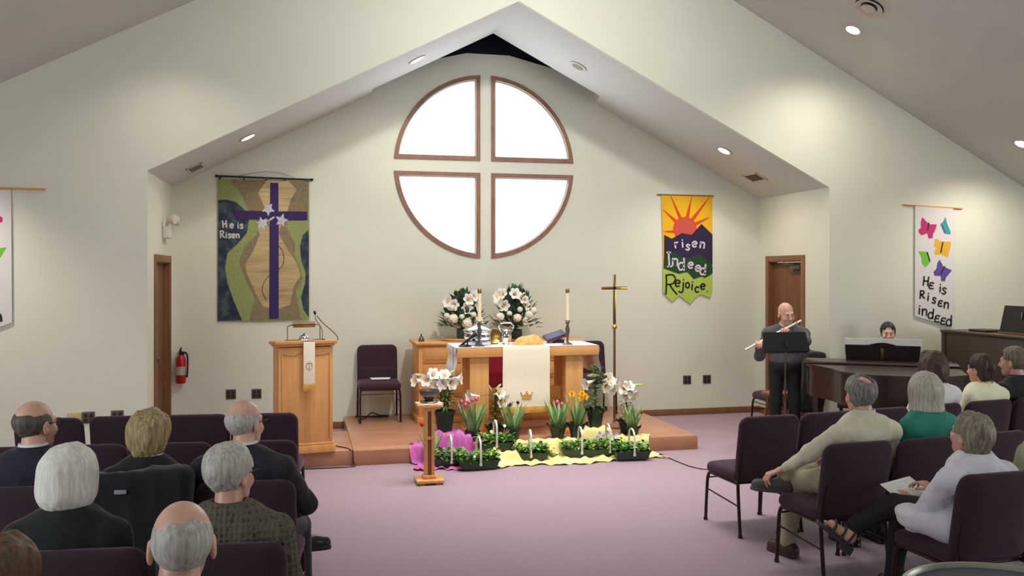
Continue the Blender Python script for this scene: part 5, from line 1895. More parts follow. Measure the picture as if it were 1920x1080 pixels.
def head_full(P):
    d = head_base(P)
    d = smin(d, s_cap(P, (-.03, .085, .024), (.03, .085, .024), .011), .02)
    for s in (-1, 1):
        d = smin(d, s_ell(P, (s * .04, .062, -.03), (.022, .026, .024)), .02)
        d = smax(d, -s_ell(P, (s * .032, .103, .004), (.016, .013, .010)), .012)
        d = smin(d, s_ell(P, (s * .031, .083, .004), (.012, .012, .011)), .004)
        # ear with a hollow
        e = s_ell(P, (s * .081, -.012, -.008), (.010, .021, .035))
        e = smax(e, -s_ell(P, (s * .091, -.006, -.004), (.009, .012, .02)), .006)
        d = smin(d, e, .008)
    d = smin(d, s_cap(P, (0, .096, .008), (0, .117, -.03), .008, .0125), .014)
    for s in (-1, 1):
        d = smin(d, s_ell(P, (s * .012, .106, -.034), (.009, .01, .008)), .006)
    d = smin(d, s_ell(P, (0, .088, -.064), (.022, .012, .006)), .006)
    d = smin(d, s_ell(P, (0, .087, -.075), (.019, .011, .006)), .006)
    d = smax(d, -s_ell(P, (0, .102, -.0695), (.021, .009, .0018)), .003)
    return d


def strands(P, a=.0035, b=.006, fx=75, fz=9):
    x, y, z = P
    return a * vnoise(x * fx + 7, y * fx, z * fz) + b * vnoise(x * 22, y * 22 + 3, z * 6)


def cutset(d, a, b):      # remove the set a<0 and b<0
    return np.maximum(d, -np.maximum(a, b))


def hair_f(kind):
    def f(P):
        x, y, z = P
        h = head_base(P)
        if kind == 'fringe':          # bald top, hair round the back and sides
            top = .066 - .3 * np.maximum(0, y + .02) + .012 * vnoise(x * 30, y * 30, 1)
            d = h - .0005 - .0075 * np.clip((top - z) / .04, 0, 1) + strands(P, .0018, .002)
            d = smax(d, z - top, .006)
            d = np.maximum(d, -(z + .098))
            d = np.maximum(d, y - .035)
            return cutset(d, -(y + .032), z - .006)
        if kind == 'thin':            # cropped back, bald crown
            top = .092 - .4 * np.maximum(0, y + .05) - .2 * np.abs(x) + .014 * vnoise(x * 34, y * 34, 2)
            d = h - .0005 - .005 * np.clip((top - z) / .05, 0, 1) + strands(P, .0015, .0012)
            d = smax(d, z - top, .004)
            d = np.maximum(d, -(z + .1))
            d = np.maximum(d, y - .03)
            return cutset(d, -(y + .032), z - .006)
        if kind in ('short', 'spot'):
            t = .014 + .006 * np.clip(z * 12, 0, 1)
            d = h - t + strands(P, .003, .005)
            d = np.maximum(d, -(z + .098))
            d = cutset(d, .055 - y - .012 * vnoise(x * 20, y, z * 10), z - .088)
            d = cutset(d, -(y + .03), z - .004)
            d = cutset(d, .012 - y, z - .03)
            if kind == 'spot':
                d = smax(d, -(np.sqrt((x - .01) ** 2 + (y + .055) ** 2 + (z - .115) ** 2) - .055), .008)
            return d
        if kind == 'layered':         # fuller short cut
            d = s_ell(P, (0, -.022, .03), (.103, .122, .112))
            d = smin(d, s_ell(P, (0, -.055, -.045), (.082, .075, .075)), .04)
            d = d + strands(P, .006, .016, 60, 10)
            d = cutset(d, .04 - y, z - .075)
            d = cutset(d, -(y + .005), z + .03)
            return d
        if kind in ('bob', 'wavy'):
            d = s_ell(P, (0, -.02, .02), (.106, .122, .122))
            d = smin(d, s_ell(P, (0, -.035, -.06), (.106, .098, .075 if kind == 'bob' else .09)), .05)
            d = d + (strands(P, .004, .007, 60, 5) if kind == 'bob' else strands(P, .008, .022, 40, 24))
            d = np.maximum(d, -(z + (.118 if kind == 'bob' else .16)))
            d = cutset(d, .045 - y, z - .07)
            return d
        if kind == 'straight':        # smooth bob with straight hem
            d = s_ell(P, (0, -.02, .025), (.098, .115, .112))
            d = smin(d, s_cap(P, (0, -.025, -.02), (0, -.03, -.11), .098, .108), .05)
            d = d + strands(P, .0045, .004, 70, 3)
            d = np.maximum(d, -(z + .125))
            return cutset(d, .04 - y, z - .075)
        if kind == 'boyish':
            d = s_ell(P, (0, -.02, .035), (.098, .116, .108))
            d = smin(d, s_ell(P, (0, -.055, -.04), (.078, .062, .07)), .03)
            d = d + strands(P, .005, .012, 60, 14)
            d = np.maximum(d, -(z + .1))
            d = cutset(d, .05 - y, z - .07)
            return cutset(d, -(y + .012), z - .012)
        if kind == 'tied':            # pulled back, centre parting
            d = h - .011 + strands(P, .0015, .002, 80, 30)
            d = smin(d, s_ell(P, (0, -.125, -.01), (.035, .03, .035)), .02)
            d = cutset(d, .072 - y - .02 * (1 - np.abs(x) * 22).clip(0, 1), z - .085)
            d = cutset(d, .03 - y, z - .05)
            return cutset(d, -(y + .02), z + .0)
        raise ValueError(kind)
    return f


def hand_piece(wrist, fwd, nrm, side, curl=.5, sc=1.0):
    """five-fingered hand; fwd = wrist to knuckles, nrm = back of the hand, side=+1 when the thumb lies on +x"""
    fwd = Vector(fwd).normalized()
    nrm = Vector(nrm)
    nrm = (nrm - fwd * nrm.dot(fwd)).normalized()
    xx = fwd.cross(nrm) * side
    Mx = Matrix(((xx.x, fwd.x, nrm.x), (xx.y, fwd.y, nrm.y), (xx.z, fwd.z, nrm.z)))
    caps = []
    for i, (kx, fl_k, yk) in enumerate(((.030, .95, .088), (.010, 1.05, .092), (-.010, 1.0, .088), (-.028, .8, .08))):
        caps.append(((kx * .45, .0, 0), (kx, yk, 0), .013, .0115))
        p = Vector((kx, yk, 0))
        a = 0
        for j, L_ in enumerate((.042, .027, .021)):
            a += curl * (1.0, .9, .6)[j] * (1 + .07 * i)
            q = p + Vector((kx * .12, math.cos(a), -math.sin(a))) * L_ * fl_k
            caps.append((tuple(p), tuple(q), .0095 - .0008 * j, .009 - .0009 * j))
            p = q
    th = [(.012, .012, -.004), (.042, .040, -.014), (.056, .068, -.022 - .01 * curl), (.054, .09, -.03 - .02 * curl)]
    for j in range(3):
        caps.append((th[j], th[j + 1], (.014, .0115, .0095)[j], (.0115, .0098, .0085)[j]))
    caps.append(((0, -.05, 0), (0, .01, 0), .0235, .022))

    def f(P):
        d = None
        for a, b, r0, r1 in caps:
            c_ = s_cap(P, a, b, r0, r1)
            d = c_ if d is None else smin(d, c_, .005)
        return d
    v, fc = nets(f, (-.06, -.08, -.11), (.085, .2, .04), .0045)
    T = Matrix.Translation(Vector(wrist)) @ Mx.to_4x4() @ Matrix.Scale(sc, 4)
    if side < 0:
        fc = fc[:, ::-1]
    return xform((v, fc), T)


def bbox(pts, m):
    a = np.array([list(p) for p in pts])
    return a.min(0) - m, a.max(0) + m


def shoe(parent, ankle, fwd, m, sole_z=None, L=.25, name='shoe'):
    fwd = Vector(fwd)
    hv = Vector((0, 0, 1)) if abs(fwd.normalized().z) < .8 else Vector((0, 1, 0))
    f_ = fwd.normalized()
    side = f_.cross(hv).normalized()
    up = side.cross(f_)
    Mx = Matrix(((side.x, f_.x, up.x), (side.y, f_.y, up.y), (side.z, f_.z, up.z)))

    def f(P):
        x, y, z = P
        d = s_cap(P, (0, -.045, -.055), (0, L - .11, -.062), .041, .042)
        d = smin(d, s_ell(P, (0, .05, -.045), (.042, .085, .04)), .02)
        d = smin(d, s_cap(P, (0, -.03, -.05), (0, -.01, 0), .038, .036), .03)
        sole = np.maximum(np.abs(z + .087) - .009, s_cap((x, y, z * 0), (0, -.05, 0), (0, L - .11, 0), .040, .046))
        d = smax(d, -(z + .085), .006)
        return np.minimum(np.maximum(d, z - .012), sole)
    vf = nets(f, (-.07, -.12, -.11), (.07, L, .03), .006)
    return netobj(name, [xform(vf, Matrix.Translation(Vector(ankle)) @ Mx.to_4x4())], m, parent)


def person(label, hip, az, headtop, haz, hair, hairmat, skinm, top, topmat, legmat, shoemat, pitch=0.0, roll=0.0, hs=1.0, sw=.175, bulk=1.0,
           J=None, collar=None, glasses=False, eyes=False, seat=.47, group=None, standing=False, folds=.006, hands=('L', 'R'), handspec=None, wr=1.0, topname='jacket', pz=0.0, cuff=None):
    if not standing:      # slide forward so that the back meets the chair's cushion
        hip = (hip[0] + .065 * math.sin(az), hip[1] + .065 * math.cos(az))
    t = thing('person', label, 'person', (hip[0], hip[1], pz), az, group)
    R = Matrix.Rotation(az, 3, 'Z')
    o = Vector((hip[0], hip[1], pz))
    lw = lambda p: R @ (Vector(p) - o)
    hc = lw(headtop) - Vector((0, -.01, .123 * hs))
    nb = hc + Vector((0, -.052, -.135)) * hs
    sz = seat + .13
    G = {}
    G['pel'] = Vector((0, -.03, sz))
    shz, shy = nb.z - .07, nb.y - .005
    for s, k in ((-1, 'L'), (1, 'R')):
        G['sh' + k] = Vector((nb.x + s * sw, shy, shz - .015))
        G['el' + k] = Vector((nb.x + s * (sw + .045), shy + .10, shz - .27))
        G['wr' + k] = Vector((s * .13, G['el' + k].y + .22, sz + .08))
        G['hip' + k] = Vector((s * .09, 0, sz - .015))
        G['kn' + k] = Vector((s * .12, .42, seat + .055))
        G['an' + k] = Vector((s * .12, .44, .10 - pz))
    if standing:
        for s, k in ((-1, 'L'), (1, 'R')):
            G['kn' + k] = Vector((s * .1, .02, .5))
            G['an' + k] = Vector((s * .11, -.02, .09))
    for k, v in (J or {}).items():
        G[k] = lw(v[1:]) if v[0] == 'w' else Vector(v)
    pel = G['pel']
    # ---- head, neck, hands, body core : one mesh
    HM = Matrix.Translation(hc) @ Matrix.Rotation(-(haz - az), 4, 'Z') @ Matrix.Rotation(-pitch, 4, 'X') @ Matrix.Rotation(roll, 4, 'Y') @ Matrix.Scale(hs, 4)
    hv = nets(head_full, (-.105, -.135, -.14), (.105, .145, .135), .0052)
    pieces = [xform(hv, HM)]
    na, nbb = hc + Vector((0, -.028, -.06)) * hs, nb + Vector((0, 0, -.05))
    nf = lambda P: smin(s_cap(P, na, nbb, .053 * hs, .062), s_ell(P, nbb + Vector((0, 0, -.01)), (.1, .07, .04)), .04)
    lo, hi = bbox([na, nbb], .13)
    pieces.append(nets(nf, lo, hi, .009))

    def core(P):
        d = None
        for a, b, r0, r1 in ((pel, nb + Vector((0, 0, -.08)), .1, .07), (G['shL'], G['shR'], .045, .045), (G['shL'], G['elL'], .038, .032), (G['elL'], G['wrL'], .032, .022),
                             (G['shR'], G['elR'], .038, .032), (G['elR'], G['wrR'], .032, .022), (G['hipL'], G['knL'], .06, .045), (G['hipR'], G['knR'], .06, .045),
                             (G['knL'], G['anL'], .042, .03), (G['knR'], G['anR'], .042, .03)):
            c_ = s_cap(P, a, b, r0, r1)
            d = c_ if d is None else smin(d, c_, .02)
        return d
    lo, hi = bbox(list(G.values()) + [nb], .12)
    pieces.append(nets(core, lo, hi, .019))
    for k, s in (('L', -1), ('R', 1)):
        if k in hands:
            hsx = (handspec or {}).get(k, {})
            fw = hsx.get('fwd') or (G['wr' + k] - G['el' + k])
            if hsx.get('w'):
                fw = R @ Vector(fw)
            pieces.append(hand_piece(G['wr' + k] + Vector(fw).normalized() * .02, fw, hsx.get('nrm') or (0, 0, 1), -s, hsx.get('curl', .45), .95 * hs))
    netobj('body', pieces, skinm, t)
    # ---- hair
    if hair:
        ext = {'wavy': -.2, 'straight': -.15}.get(hair, -.14)
        vf = nets(hair_f(hair), (-.15, -.19, ext), (.15, .13, .17), .0055)
        netobj('hair', [xform(vf, HM)], hairmat, t)
    if eyes:
        for s in (-1, 1):
            e = MB().ell((HM @ Vector((s * .031, .088, .004))), (.0115 * hs, .0108 * hs, .0042 * hs), 12, 8).build('eye', M['white_eye'], t)
            MB().ell((HM @ Vector((s * .031, .0965, .003))), (.0055 * hs, .005 * hs, .0038 * hs), 10, 6).build('iris', M['iris'], e)
        m = MB()
        for s in (-1, 1):
            m.tube([HM @ Vector((s * .018, .098, .024)), HM @ Vector((s * .034, .1, .028)), HM @ Vector((s * .046, .092, .022))], [.003, .004, .002], n=6)
        m.build('eyebrows', M['brow'], t)
    if glasses:
        m = MB()
        for s in (-1, 1):
            m.tube([HM @ Vector((s * .083, -.02, .012)), HM @ Vector((s * .082, .03, .014)), HM @ Vector((s * .066, .1, .01))], .0022, n=6)
            m.tube([HM @ Vector((s * .036 + .026 * math.cos(2 * PI * k / 18), .108, .004 + .02 * math.sin(2 * PI * k / 18))) for k in range(18)], .0018, n=5, closed=True)
        m.tube([HM @ Vector((-.012, .11, .008)), HM @ Vector((.012, .11, .008))], .0018, n=5)
        m.build('glasses', 'steelblack', t)
    # ---- top garment
    nbl = nb
    T = lambda u: pel.lerp(nbl, u)
    b = bulk
    prim_e = [(T(.02), (.165 * b, .13 * b, .13)), (T(.33), (.155 * b, .122 * b, .17)), (T(.66), (.165 * (sw / .175), .118 * b, .17)), (T(.84) + Vector((0, -.015, 0)), (.15 * (sw / .175), .09, .09))]
    ar = .052 * wr
    prim_c = [(G['shL'], G['shR'], .056, .056), (G['shL'], nb, .05, .047), (G['shR'], nb, .05, .047)]
    arms = [(G['shL'], G['elL'], ar + .008, ar), (G['elL'], G['wrL'], ar, .036), (G['shR'], G['elR'], ar + .008, ar), (G['elR'], G['wrR'], ar, .036)]
    sd = (sum(map(ord, label)) % 97) * .37

    def topf(P):
        d = None
        for c_, r_ in prim_e:
            e_ = s_ell(P, c_, r_)
            d = e_ if d is None else smin(d, e_, .05)
        for a, b_, r0, r1 in prim_c:
            d = smin(d, s_cap(P, a, b_, r0, r1), .05)
        for a, b_, r0, r1 in arms:
            d = smin(d, s_cap(P, a, b_, r0, r1), .025)
        x, y, z = P
        d = d + folds * vnoise(x * 15 + sd, y * 15, z * 8) + folds * .5 * vnoise(x * 34, y * 34 + sd, z * 20)
        # open neck
        d = smax(d, -s_cap(P, nb + Vector((0, .0, -.03)), nb + Vector((0, .03, .12)), .056, .066), .018)
        for k in 'LR':
            dirw = (G['wr' + k] - G['el' + k]).normalized()
            w_ = G['wr' + k]
            q = (x - w_.x) * dirw.x + (y - w_.y) * dirw.y + (z - w_.z) * dirw.z
            near = np.sqrt((x - w_.x) ** 2 + (y - w_.y) ** 2 + (z - w_.z) ** 2)
            d = np.where(near < .1, np.maximum(d, q), d)
        return d
    lo, hi = bbox([G[k] for k in ('shL', 'shR', 'elL', 'elR', 'wrL', 'wrR', 'pel')] + [nb], .19)
    jk = netobj(topname, [nets(topf, lo, hi, .0105)], topmat, t)
    # ---- trousers
    if legmat:
        def legf(P):
            d = s_ell(P, pel + Vector((0, .02, -.03)), (.16 * b, .13 * b, .10))
            for k in 'LR':
                d = smin(d, s_cap(P, G['hip' + k], G['kn' + k], .088 * min(b, 1.1), .066), .04)
            for k in 'LR':
                d = smin(d, s_cap(P, G['kn' + k], G['an' + k], .066, .052), .02)
            x, y, z = P
            return d + .006 * vnoise(x * 14, y * 14 + sd, z * 10)
        lo, hi = bbox([G[k] for k in ('hipL', 'hipR', 'knL', 'knR', 'anL', 'anR', 'pel')], .16)
        netobj('trousers', [nets(legf, lo, hi, .0125)], legmat, t)
        if shoemat:
            for k in 'LR':
                fwd = (J or {}).get('toe' + k)
                if fwd:
                    fwd = R @ Vector(fwd[1:]) if fwd[0] == 'w' else Vector(fwd)
                else:
                    fwd = Vector((.1 if k == 'R' else -.1, 1, 0))
                shoe(t, G['an' + k], fwd, shoemat)
    # ---- collar bands
    for nm, cm, r_, h0, h1, tilt in (collar or [('neck_band', topmat, .07, -.04, .03, .03)]):
        vs, fs = [], []
        N = 32
        for dr, hh in ((0, h0), (.0, h1), (-.007, h1), (-.007, h0)):
            for j in range(N):
                a_ = 2 * PI * j / N
                front = max(0, math.sin(a_))
                rr = r_ + dr + (.012 if hh == h0 else 0)
                zz = hh - tilt * front
                vs.append(Vector((nb.x + rr * math.cos(a_), nb.y + .012 + .19 * zz + rr * 1.03 * math.sin(a_), nb.z + zz)))
        for k in range(4):
            k2 = (k + 1) % 4
            for j in range(N):
                j2 = (j + 1) % N
                fs.append([k * N + j, k * N + j2, k2 * N + j2, k2 * N + j])
        MB().add(vs, fs).build(nm, cm, t, angle=60)
    return t, G, HM, R


M['white_eye'] = mat('eye_white', (196, 182, 172), .4)
M['iris'] = mat('eye_iris', (60, 44, 34), .3)
M['brow'] = mat('eyebrow_hair', (84, 70, 60), .8)
suit = mat('navy_suit', (32, 36, 52), .85, c2=(26, 30, 44), scale=60, sheen=.2)
suit2 = mat('charcoal_navy_suit', (38, 38, 48), .85, c2=(30, 30, 40), scale=60, sheen=.2)
blackj = mat('black_jacket', (22, 24, 26), .88, sheen=.25)
darkgrn = mat('black_green_knit', (26, 34, 34), .95, c2=(22, 28, 28), scale=90, bump=.3, bscale=200, sheen=.2)
knit = mat('olive_grey_knit', (58, 56, 46), .95, c2=(96, 92, 78), scale=(50, 50, 38), tex='vdist', bump=.9, bscale=(50, 50, 38), bdist=.012, lo=.1, hi=.42)
shirtw = mat('white_shirt', (232, 230, 234), .8)
shirtc = mat('cream_shirt', (218, 214, 190), .85, c2=(206, 202, 180), scale=12, bump=.2, bscale=40)
teal = mat('teal_top', (46, 140, 122), .85, c2=(40, 128, 112), scale=10)
jackw = mat('white_jacket', (224, 224, 234), .85, c2=(214, 214, 226), scale=14, bump=.2, bscale=30)
palet = mat('pale_yellow_tee', (240, 240, 208), .85)
olive = mat('pale_olive_top', (168, 170, 142), .85)
greysw = mat('grey_sweater', (92, 92, 94), .9, c2=(80, 80, 84), scale=40)
khaki = mat('khaki_trousers', (176, 166, 140), .85, c2=(164, 154, 128), scale=14)
blackt = mat('black_trousers', (24, 24, 26), .85)
denim = mat('dark_denim', (46, 50, 64), .85)
bluecol = mat('blue_collar', (84, 112, 158), .8)
brownsh = mat('brown_leather', (70, 44, 34), .4)
greysh = mat('grey_walking_shoe', (78, 74, 72), .6)
blacksh = mat('black_leather', (28, 26, 32), .25)
H_dark = hairm((66, 60, 54), (104, 96, 88))
H_gray = hairm((164, 160, 152), (204, 202, 196))
H_white = hairm((214, 214, 202), (238, 238, 230))
H_blond = hairm((132, 112, 78), (186, 168, 122))
H_silver = hairm((160, 156, 140), (196, 194, 180))
H_saltp = hairm((96, 92, 90), (142, 138, 134))
H_brown = hairm((58, 40, 30), (84, 60, 46))
H_dkbrown = hairm((40, 30, 26), (62, 48, 40))
H_black = hairm((18, 16, 18), (36, 34, 38))
H_lbrown = hairm((84, 62, 42), (116, 90, 62))
H_mix = hairm((104, 98, 84), (150, 144, 126))
SCOL = lambda m=shirtw: [('shirt_collar', m, .067, -.04, .054, .05), ]
DEG = math.radians
GA = 'seated congregation'

person('bald man with a dark grey fringe in a navy suit at the left edge', (-1.34, 4.93), aL, at(66, 752, 4.87), DEG(32), 'fringe', H_dark, SK['scalp'], 'suit', suit, suit, blacksh,
       collar=SCOL() + [('jacket_collar', suit, .076, -.05, .042, .06)], glasses=True, sw=.185, bulk=1.05, group=GA)
person('woman with short blonde layered hair in black, seated before the black coat', (-.78, 4.88), aL, at(282, 772, 4.80), DEG(16), 'layered', H_blond, SK['fair'], 'jacket', blackj, blackt, blacksh,
       collar=[('shirt_collar', shirtw, .066, -.03, .052, .04), ('jacket_collar', blackj, .075, -.05, .04, .05)], hs=.97, sw=.17, group=GA)
kn = at(560, 985, 5.28)
person('bald man with glasses and white fringe in a dark suit by the aisle', (-.28, 4.82), aL + .05, at(459, 750, 4.75), DEG(34), 'fringe', H_gray, SK['scalp'], 'suit', suit2, suit2, blacksh,
       collar=SCOL() + [('jacket_collar', suit2, .076, -.05, .042, .06)], glasses=True, sw=.195, bulk=1.08, group=GA,
       J={'elR': ('w', *at(576, 945, 4.86)), 'wrR': ('w', *at(540, 965, 5.12)), 'knR': ('w', *kn), 'anR': ('w', kn.x + .03, kn.y - .06, .1),
          'knL': ('w', *at(510, 950, 5.22)), 'anL': ('w', *at(566, 1003, 5.34)), 'toeL': ('w', .9, .35, -.05)})
person('white-haired woman with a full bob in a black-green sweater', (-.88, 3.80), aL, at(133, 838, 3.76), DEG(24), 'bob', H_white, SK['fair'], 'sweater', darkgrn, blackt, blacksh,
       collar=[('blouse_collar', bluecol, .072, -.05, .048, .03)], hs=.98, sw=.17, bulk=1.08, group=GA, topname='sweater')
person('grey-haired man in an olive-grey cable sweater, head turned right', (-.27, 3.77), aL + .04, at(431, 836, 3.72), DEG(36), 'short', H_gray, SK['pink'], 'sweater', knit, denim, brownsh,
       collar=[('sweater_collar', knit, .074, -.05, .042, .03)], glasses=True, hs=.97, sw=.195, bulk=1.12, group=GA, topname='sweater', folds=.004)
person('bald man in the foreground seen from behind, thin white hair below a pink crown', (-.32, 2.66), aL, at(340, 940, 2.62), DEG(-6), 'thin', H_gray, SK['scalp'], 'shirt', mat('tan_shirt', (170, 150, 124), .85), denim, None,
       collar=[('shirt_collar', mat('tan_shirt_collar', (176, 156, 130), .85), .07, -.05, .03, .05)], hs=1.03, sw=.19, group=GA, topname='shirt')
person('brown-haired person at the bottom left corner, mostly out of the picture', (-.99, 2.72), aL, at(6, 1013, 2.66), DEG(22), 'boyish', H_lbrown, SK['pink'], 'shirt', mat('plain_blue_shirt', (80, 92, 120), .85), denim, None,
       hs=.95, sw=.16, group=GA, topname='shirt')

# --- right of the aisle
an = at(1458, 897, 5.33)
kL = at(1492, 905, 5.34)
fl_pt = atz(1480, 1012, .1)
person('man in a cream shirt with a small bald spot, ankle crossed over his knee', (3.37, 5.02), -.06, at(1614, 706, 4.96), DEG(8), 'spot', H_saltp, SK['pink'], 'shirt', shirtc, khaki, None,
       collar=[('shirt_collar', shirtc, .072, -.05, .056, .05)], sw=.19, bulk=1.05, group=GA, topname='shirt', wr=1.0, folds=.011,
       J={'elL': ('w', *at(1520, 850, 5.12)), 'wrL': ('w', *at(1468, 879, 5.28)), 'knL': ('w', *kL), 'anL': ('w', kL.x - .01, kL.y + .08, .1),
          'knR': ('w', 3.78, 5.40, .60), 'anR': ('w', *(an + V(.05, 0, .02)))},
       handspec={'L': dict(fwd=tuple(Vector((-.8, .25, -.35))), w=True, curl=.6)})
pt = [o for o in bpy.data.objects if o.get('label', '').startswith('man in a cream shirt')][0]
Rr = Matrix.Rotation(-.06, 3, 'Z')
lw_ = lambda p: Rr @ (Vector(p) - pt.location)
shoe(pt, lw_(an + V(.03, 0, .0)), Rr @ V(-.95, .12, .12), greysh, L=.27)
shoe(pt, lw_((kL.x - .01, kL.y + .08, .1)), Rr @ V(-.25, 1, 0), brownsh)
MB().box(lw_(at(1521, 902, 5.25)), (.03, .05, .05), .006).build('belt_pouch', 'black', pt)
person('woman with a straight grey bob in a teal top, seen from behind', (3.92, 5.06), -.1, at(1734, 699, 5.0), DEG(6), 'straight', H_silver, SK['fair'], 'top', teal, denim, blacksh,
       hs=.98, sw=.165, group=GA, topname='top', wr=.9)
kL = at(1678, 946, 4.55)
aL_ = at(1603, 985, 4.68)
person('grey-haired woman in a white jacket reading a paper, black trousers and sandals', (3.50, 4.13), -.05, at(1822, 777, 4.06), DEG(-8), 'boyish', H_mix, SK['pink'], 'jacket', jackw, blackt, None,
       collar=[('jacket_collar', jackw, .074, -.05, .05, .04)], hs=.96, sw=.18, group=GA, wr=1.15, pitch=-.2, folds=.013,
       J={'elL': ('w', *at(1722, 985, 4.33)), 'wrL': ('w', *at(1712, 938, 4.52)), 'wrR': ('w', 3.58, 4.44, .66), 'knL': ('w', *kL), 'anL': ('w', *aL_), 'knR': ('w', 3.42, 4.56, .5), 'anR': ('w', 3.40, 4.60, .1)},
       handspec={'L': dict(fwd=(-.1, 1, .35), curl=.5)})
pt = [o for o in bpy.data.objects if o.get('label', '').startswith('grey-haired woman in a white jacket')][0]
Rr = Matrix.Rotation(-.05, 3, 'Z')
lw2 = lambda p: Rr @ (Vector(p) - pt.location)


def sandal(ankle, fwd):
    fwd = Vector(fwd).normalized()
    side = fwd.cross(V(0, 0, 1)).normalized()
    up = side.cross(fwd)
    Mx = Matrix(((side.x, fwd.x, up.x), (side.y, fwd.y, up.y), (side.z, fwd.z, up.z)))

    def foot(P):
        d = s_cap(P, (0, -.03, -.06), (0, .1, -.066), .032, .03)
        d = smin(d, s_cap(P, (0, -.02, -.05), (0, 0, .02), .034, .034), .03)
        for k in range(5):
            d = smin(d, s_cap(P, (-.026 + .013 * k, .1, -.07), (-.03 + .015 * k, .155 - .008 * k, -.074), .0105, .009), .006)
        return d
    T = Matrix.Translation(Vector(ankle)) @ Mx.to_4x4()
    ft = netobj('foot', [xform(nets(foot, (-.06, -.1, -.12), (.06, .19, .07), .006), T)], SK['fair'], pt)
    m = MB()
    ol = rrect(.085, .27, .04, 6)
    m.prism([(a, b + .045) for a, b in ol], lambda u, v, w_: tuple(T @ V(u, v, -.118 + w_)), .024)
    m.box(T @ V(0, -.05, -.128), (.07, .07, .035), .006, R=Mx)
    for y0, hz in ((.09, -.028), (.03, -.014), (-.02, .01)):
        m.tube([T @ p_ for p_ in cr([(-.042, y0, -.1), (-.04, y0, hz - .03), (0, y0 + .005, hz), (.04, y0, hz - .03), (.042, y0, -.1)], 5)], .008, n=6)
    m.build('sandal', mat('grey_sandal', (52, 52, 54), .6), pt)


sandal(lw2(aL_) + V(-.02, 0, -.01), Rr @ V(-.68, .2, .58))
sandal(lw2((3.40, 4.60, .13)), V(-.05, 1, 0))


def hem(P):
    x, y, z = P
    d = s_ell(P, (-.13, .13, .0), (.14, .16, .045))
    d = smin(d, s_ell(P, (-.15, .12, -.045), (.115, .13, .05)), .05)
    d = smin(d, s_ell(P, (-.05, -.04, -.02), (.15, .13, .12)), .06)
    return d + .006 * vnoise(x * 16, y * 16, z * 12)


netobj('jacket_hem', [xform(nets(hem, (-.33, -.22, -.18), (.15, .36, .14), .0095), Matrix.Translation(V(-.02, -.05, .585)))], jackw, pt)
t = thing('bulletin', 'white printed sheet held by the grey-haired woman in white', 'paper')
C4 = [at(1650, 908, 4.66), at(1705, 893, 4.78), at(1748, 925, 4.56), at(1712, 958, 4.45)]
nrm = (C4[1] - C4[0]).cross(C4[3] - C4[0]).normalized() * .0015
MB().add([c_ + nrm for c_ in C4] + [c_ - nrm for c_ in C4], [[0, 1, 2, 3], [7, 6, 5, 4], [0, 4, 5, 1], [1, 5, 6, 2], [2, 6, 7, 3], [3, 7, 4, 0]]).build('sheet', 'paper', t, smooth=False)
m = MB()
up_ = nrm if nrm.z > 0 else -nrm
for k in range(13):
    v_ = .12 + .06 * k
    u1 = (.85, .8, .55, .82, .86, .5, .84, .78, .84, .6, .82, .85, .4)[k]
    a = C4[0].lerp(C4[3], v_)
    b = C4[1].lerp(C4[2], v_)
    p0, p1 = a.lerp(b, .12), a.lerp(b, u1)
    dd = (C4[3] - C4[0]).normalized() * .0022
    m.add([p0 + up_ * 1.3, p1 + up_ * 1.3, p1 + dd + up_ * 1.3, p0 + dd + up_ * 1.3], [[0, 1, 2, 3]])
m.build('printed_lines', mat('print_grey', (176, 176, 176), .8), t, smooth=False)

person('woman with curly dark brown hair in a white blouse, front right row', (4.93, 6.27), -.14, at(1748, 662, 6.22), DEG(4), 'wavy', H_brown, SK['tan'], 'blouse', shirtw, denim, blacksh, sw=.175, bulk=1.05, group=GA, topname='blouse')
person('dark-haired child in a pale yellow tee shirt, face turned left', (5.47, 6.36), -.14, at(1840, 667, 6.30), DEG(-14), 'boyish', H_dkbrown, SK['fair'], 'tee', palet, denim, blacksh, sw=.165, group=GA, topname='tee_shirt', hs=.95,
       collar=[('neck_band', palet, .07, -.04, .024, .02)])
person('grey-brown-haired man in black at the right edge, in profile', (5.97, 6.44), -.14, at(1902, 653, 6.38), DEG(-22), 'short', hairm((84, 76, 62), (132, 122, 104)), SK['pink'], 'jacket', blackj, blackt, blacksh, sw=.19, group=GA,
       collar=[('jacket_collar', blackj, .074, -.05, .04, .04)])
person('person in a pale olive top at the right edge, only a shoulder showing', (4.03, 4.18), -.05, (4.03, 4.10, 1.27), 0, 'straight', H_silver, SK['fair'], 'top', olive, denim, None, sw=.19, bulk=1.15, group=GA, topname='top')

# --- musicians
D_ = 9.62
fe0, fe1 = atd(1502, 601, D_ - .04), atd(1397, 656, D_ - .14)
fd = (fe1 - fe0).normalized()
hL, hR = fe0 + fd * .21, fe0 + fd * .53
fp = Vector((5.16, 8.80))
ht = at(1474, 568, 8.80)
person('bald man in a grey sweater playing a flute behind the music stand', (5.18, 8.86), DEG(206), ht, DEG(184), None, None, SK['pink'], 'sweater', greysw, blackt, blacksh,
       standing=True, eyes=True, sw=.19, pitch=.22, roll=.1, group='musicians', topname='sweater', seat=.82,
       collar=[('shirt_collar', shirtw, .068, -.04, .05, .05)],
       J={'pel': (0, 0, .92), 'hipL': (-.09, 0, .9), 'hipR': (.09, 0, .9),
          'elR': ('w', *atd(1424, 668, 9.75)), 'wrR': ('w', *(hR + V(.03, .07, -.02))), 'elL': ('w', *atd(1512, 640, 9.58)), 'wrL': ('w', *(hL + V(.05, .0, -.08)))},
       handspec={'R': dict(fwd=tuple((-.45, -.8, .25)), w=True, curl=.75), 'L': dict(fwd=tuple((-.5, -.35, .75)), w=True, curl=.75)})
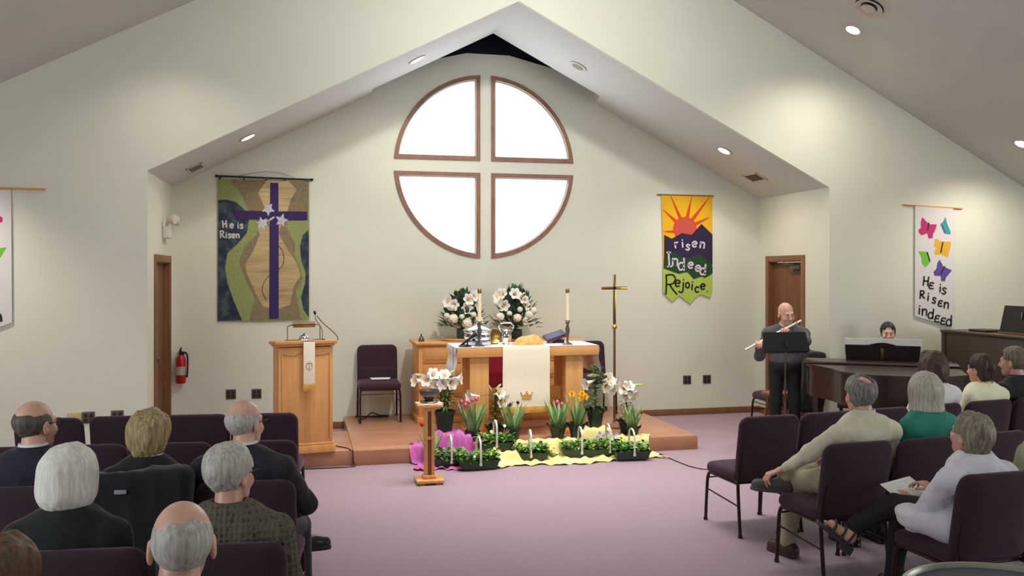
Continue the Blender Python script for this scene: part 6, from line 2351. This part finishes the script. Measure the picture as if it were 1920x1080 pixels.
fsil = mat('satin_silver', (240, 236, 228), .45, .35)
t = thing('flute', 'silver flute held at the lips of the man in the grey sweater', 'flute')
L_ = (fe1 - fe0).length
MB().tube([fe0, fe0 + fd * L_], .0105, n=14).build('tube', fsil, t)
m = MB()
for k in range(13):
    c_ = fe0 + fd * (.24 + .03 * k) + V(-.3, -.6, .6).normalized() * .012
    m.lathe([(0, -.003), (.009, -.003), (.009, .003), (0, .004)], c_, 12, R=V(-.3, -.6, .6).to_track_quat('Z', 'Y').to_matrix())
m.tube([fe0 + fd * .24 + V(0, .0, .012), fe0 + fd * .6 + V(0, 0, .012)], .0025, n=6)
m.build('keys', fsil, t)
MB().ell(fe0 + fd * .06 + V(.0, .003, .006), (.022, .014, .008)).build('lip_plate', 'silver', t)

person('black-haired woman behind the piano, face showing above the music sheets', (6.50, 8.99), DEG(213), at(1665, 605, 8.98), DEG(211), 'tied', H_black, skin((222, 180, 158)), 'blouse', mat('dark_blouse', (60, 54, 66), .85), blackt, blacksh,
       eyes=True, pitch=.12, hs=.97, sw=.165, group='musicians', seat=.49, topname='blouse')

# --- round drum-like thing cut off in the bottom right corner
t = thing('standing_drum', 'round dark drum-like object with a pale rim at the bottom right corner', 'drum', tuple(atd(1905, 1100, 2.05).xy) + (0,))
zt = 1.165
MB().lathe([(.0, zt - .012), (.225, zt - .012), (.232, zt - .004), (0, zt - .004)], n=56).build('drumhead', mat('slate_skin', (58, 64, 78), .4), t)
MB().lathe([(.232, zt - .03), (.246, zt - .03), (.25, zt - .012), (.246, zt + .006), (.236, zt + .008), (.230, zt - .002)], n=56).build('rim', mat('pale_rim', (168, 170, 158), .35, .4), t)
MB().lathe([(.225, zt - .4), (.23, zt - .39), (.232, zt - .03), (.0, zt - .03)], n=56).build('shell', 'piano', t)
for k in range(3):
    a_ = 2 * PI * k / 3
    MB().tube([(.2 * math.cos(a_), .2 * math.sin(a_), zt - .35), (.3 * math.cos(a_), .3 * math.sin(a_), .01)], .012).build('leg', 'steelblack', t)
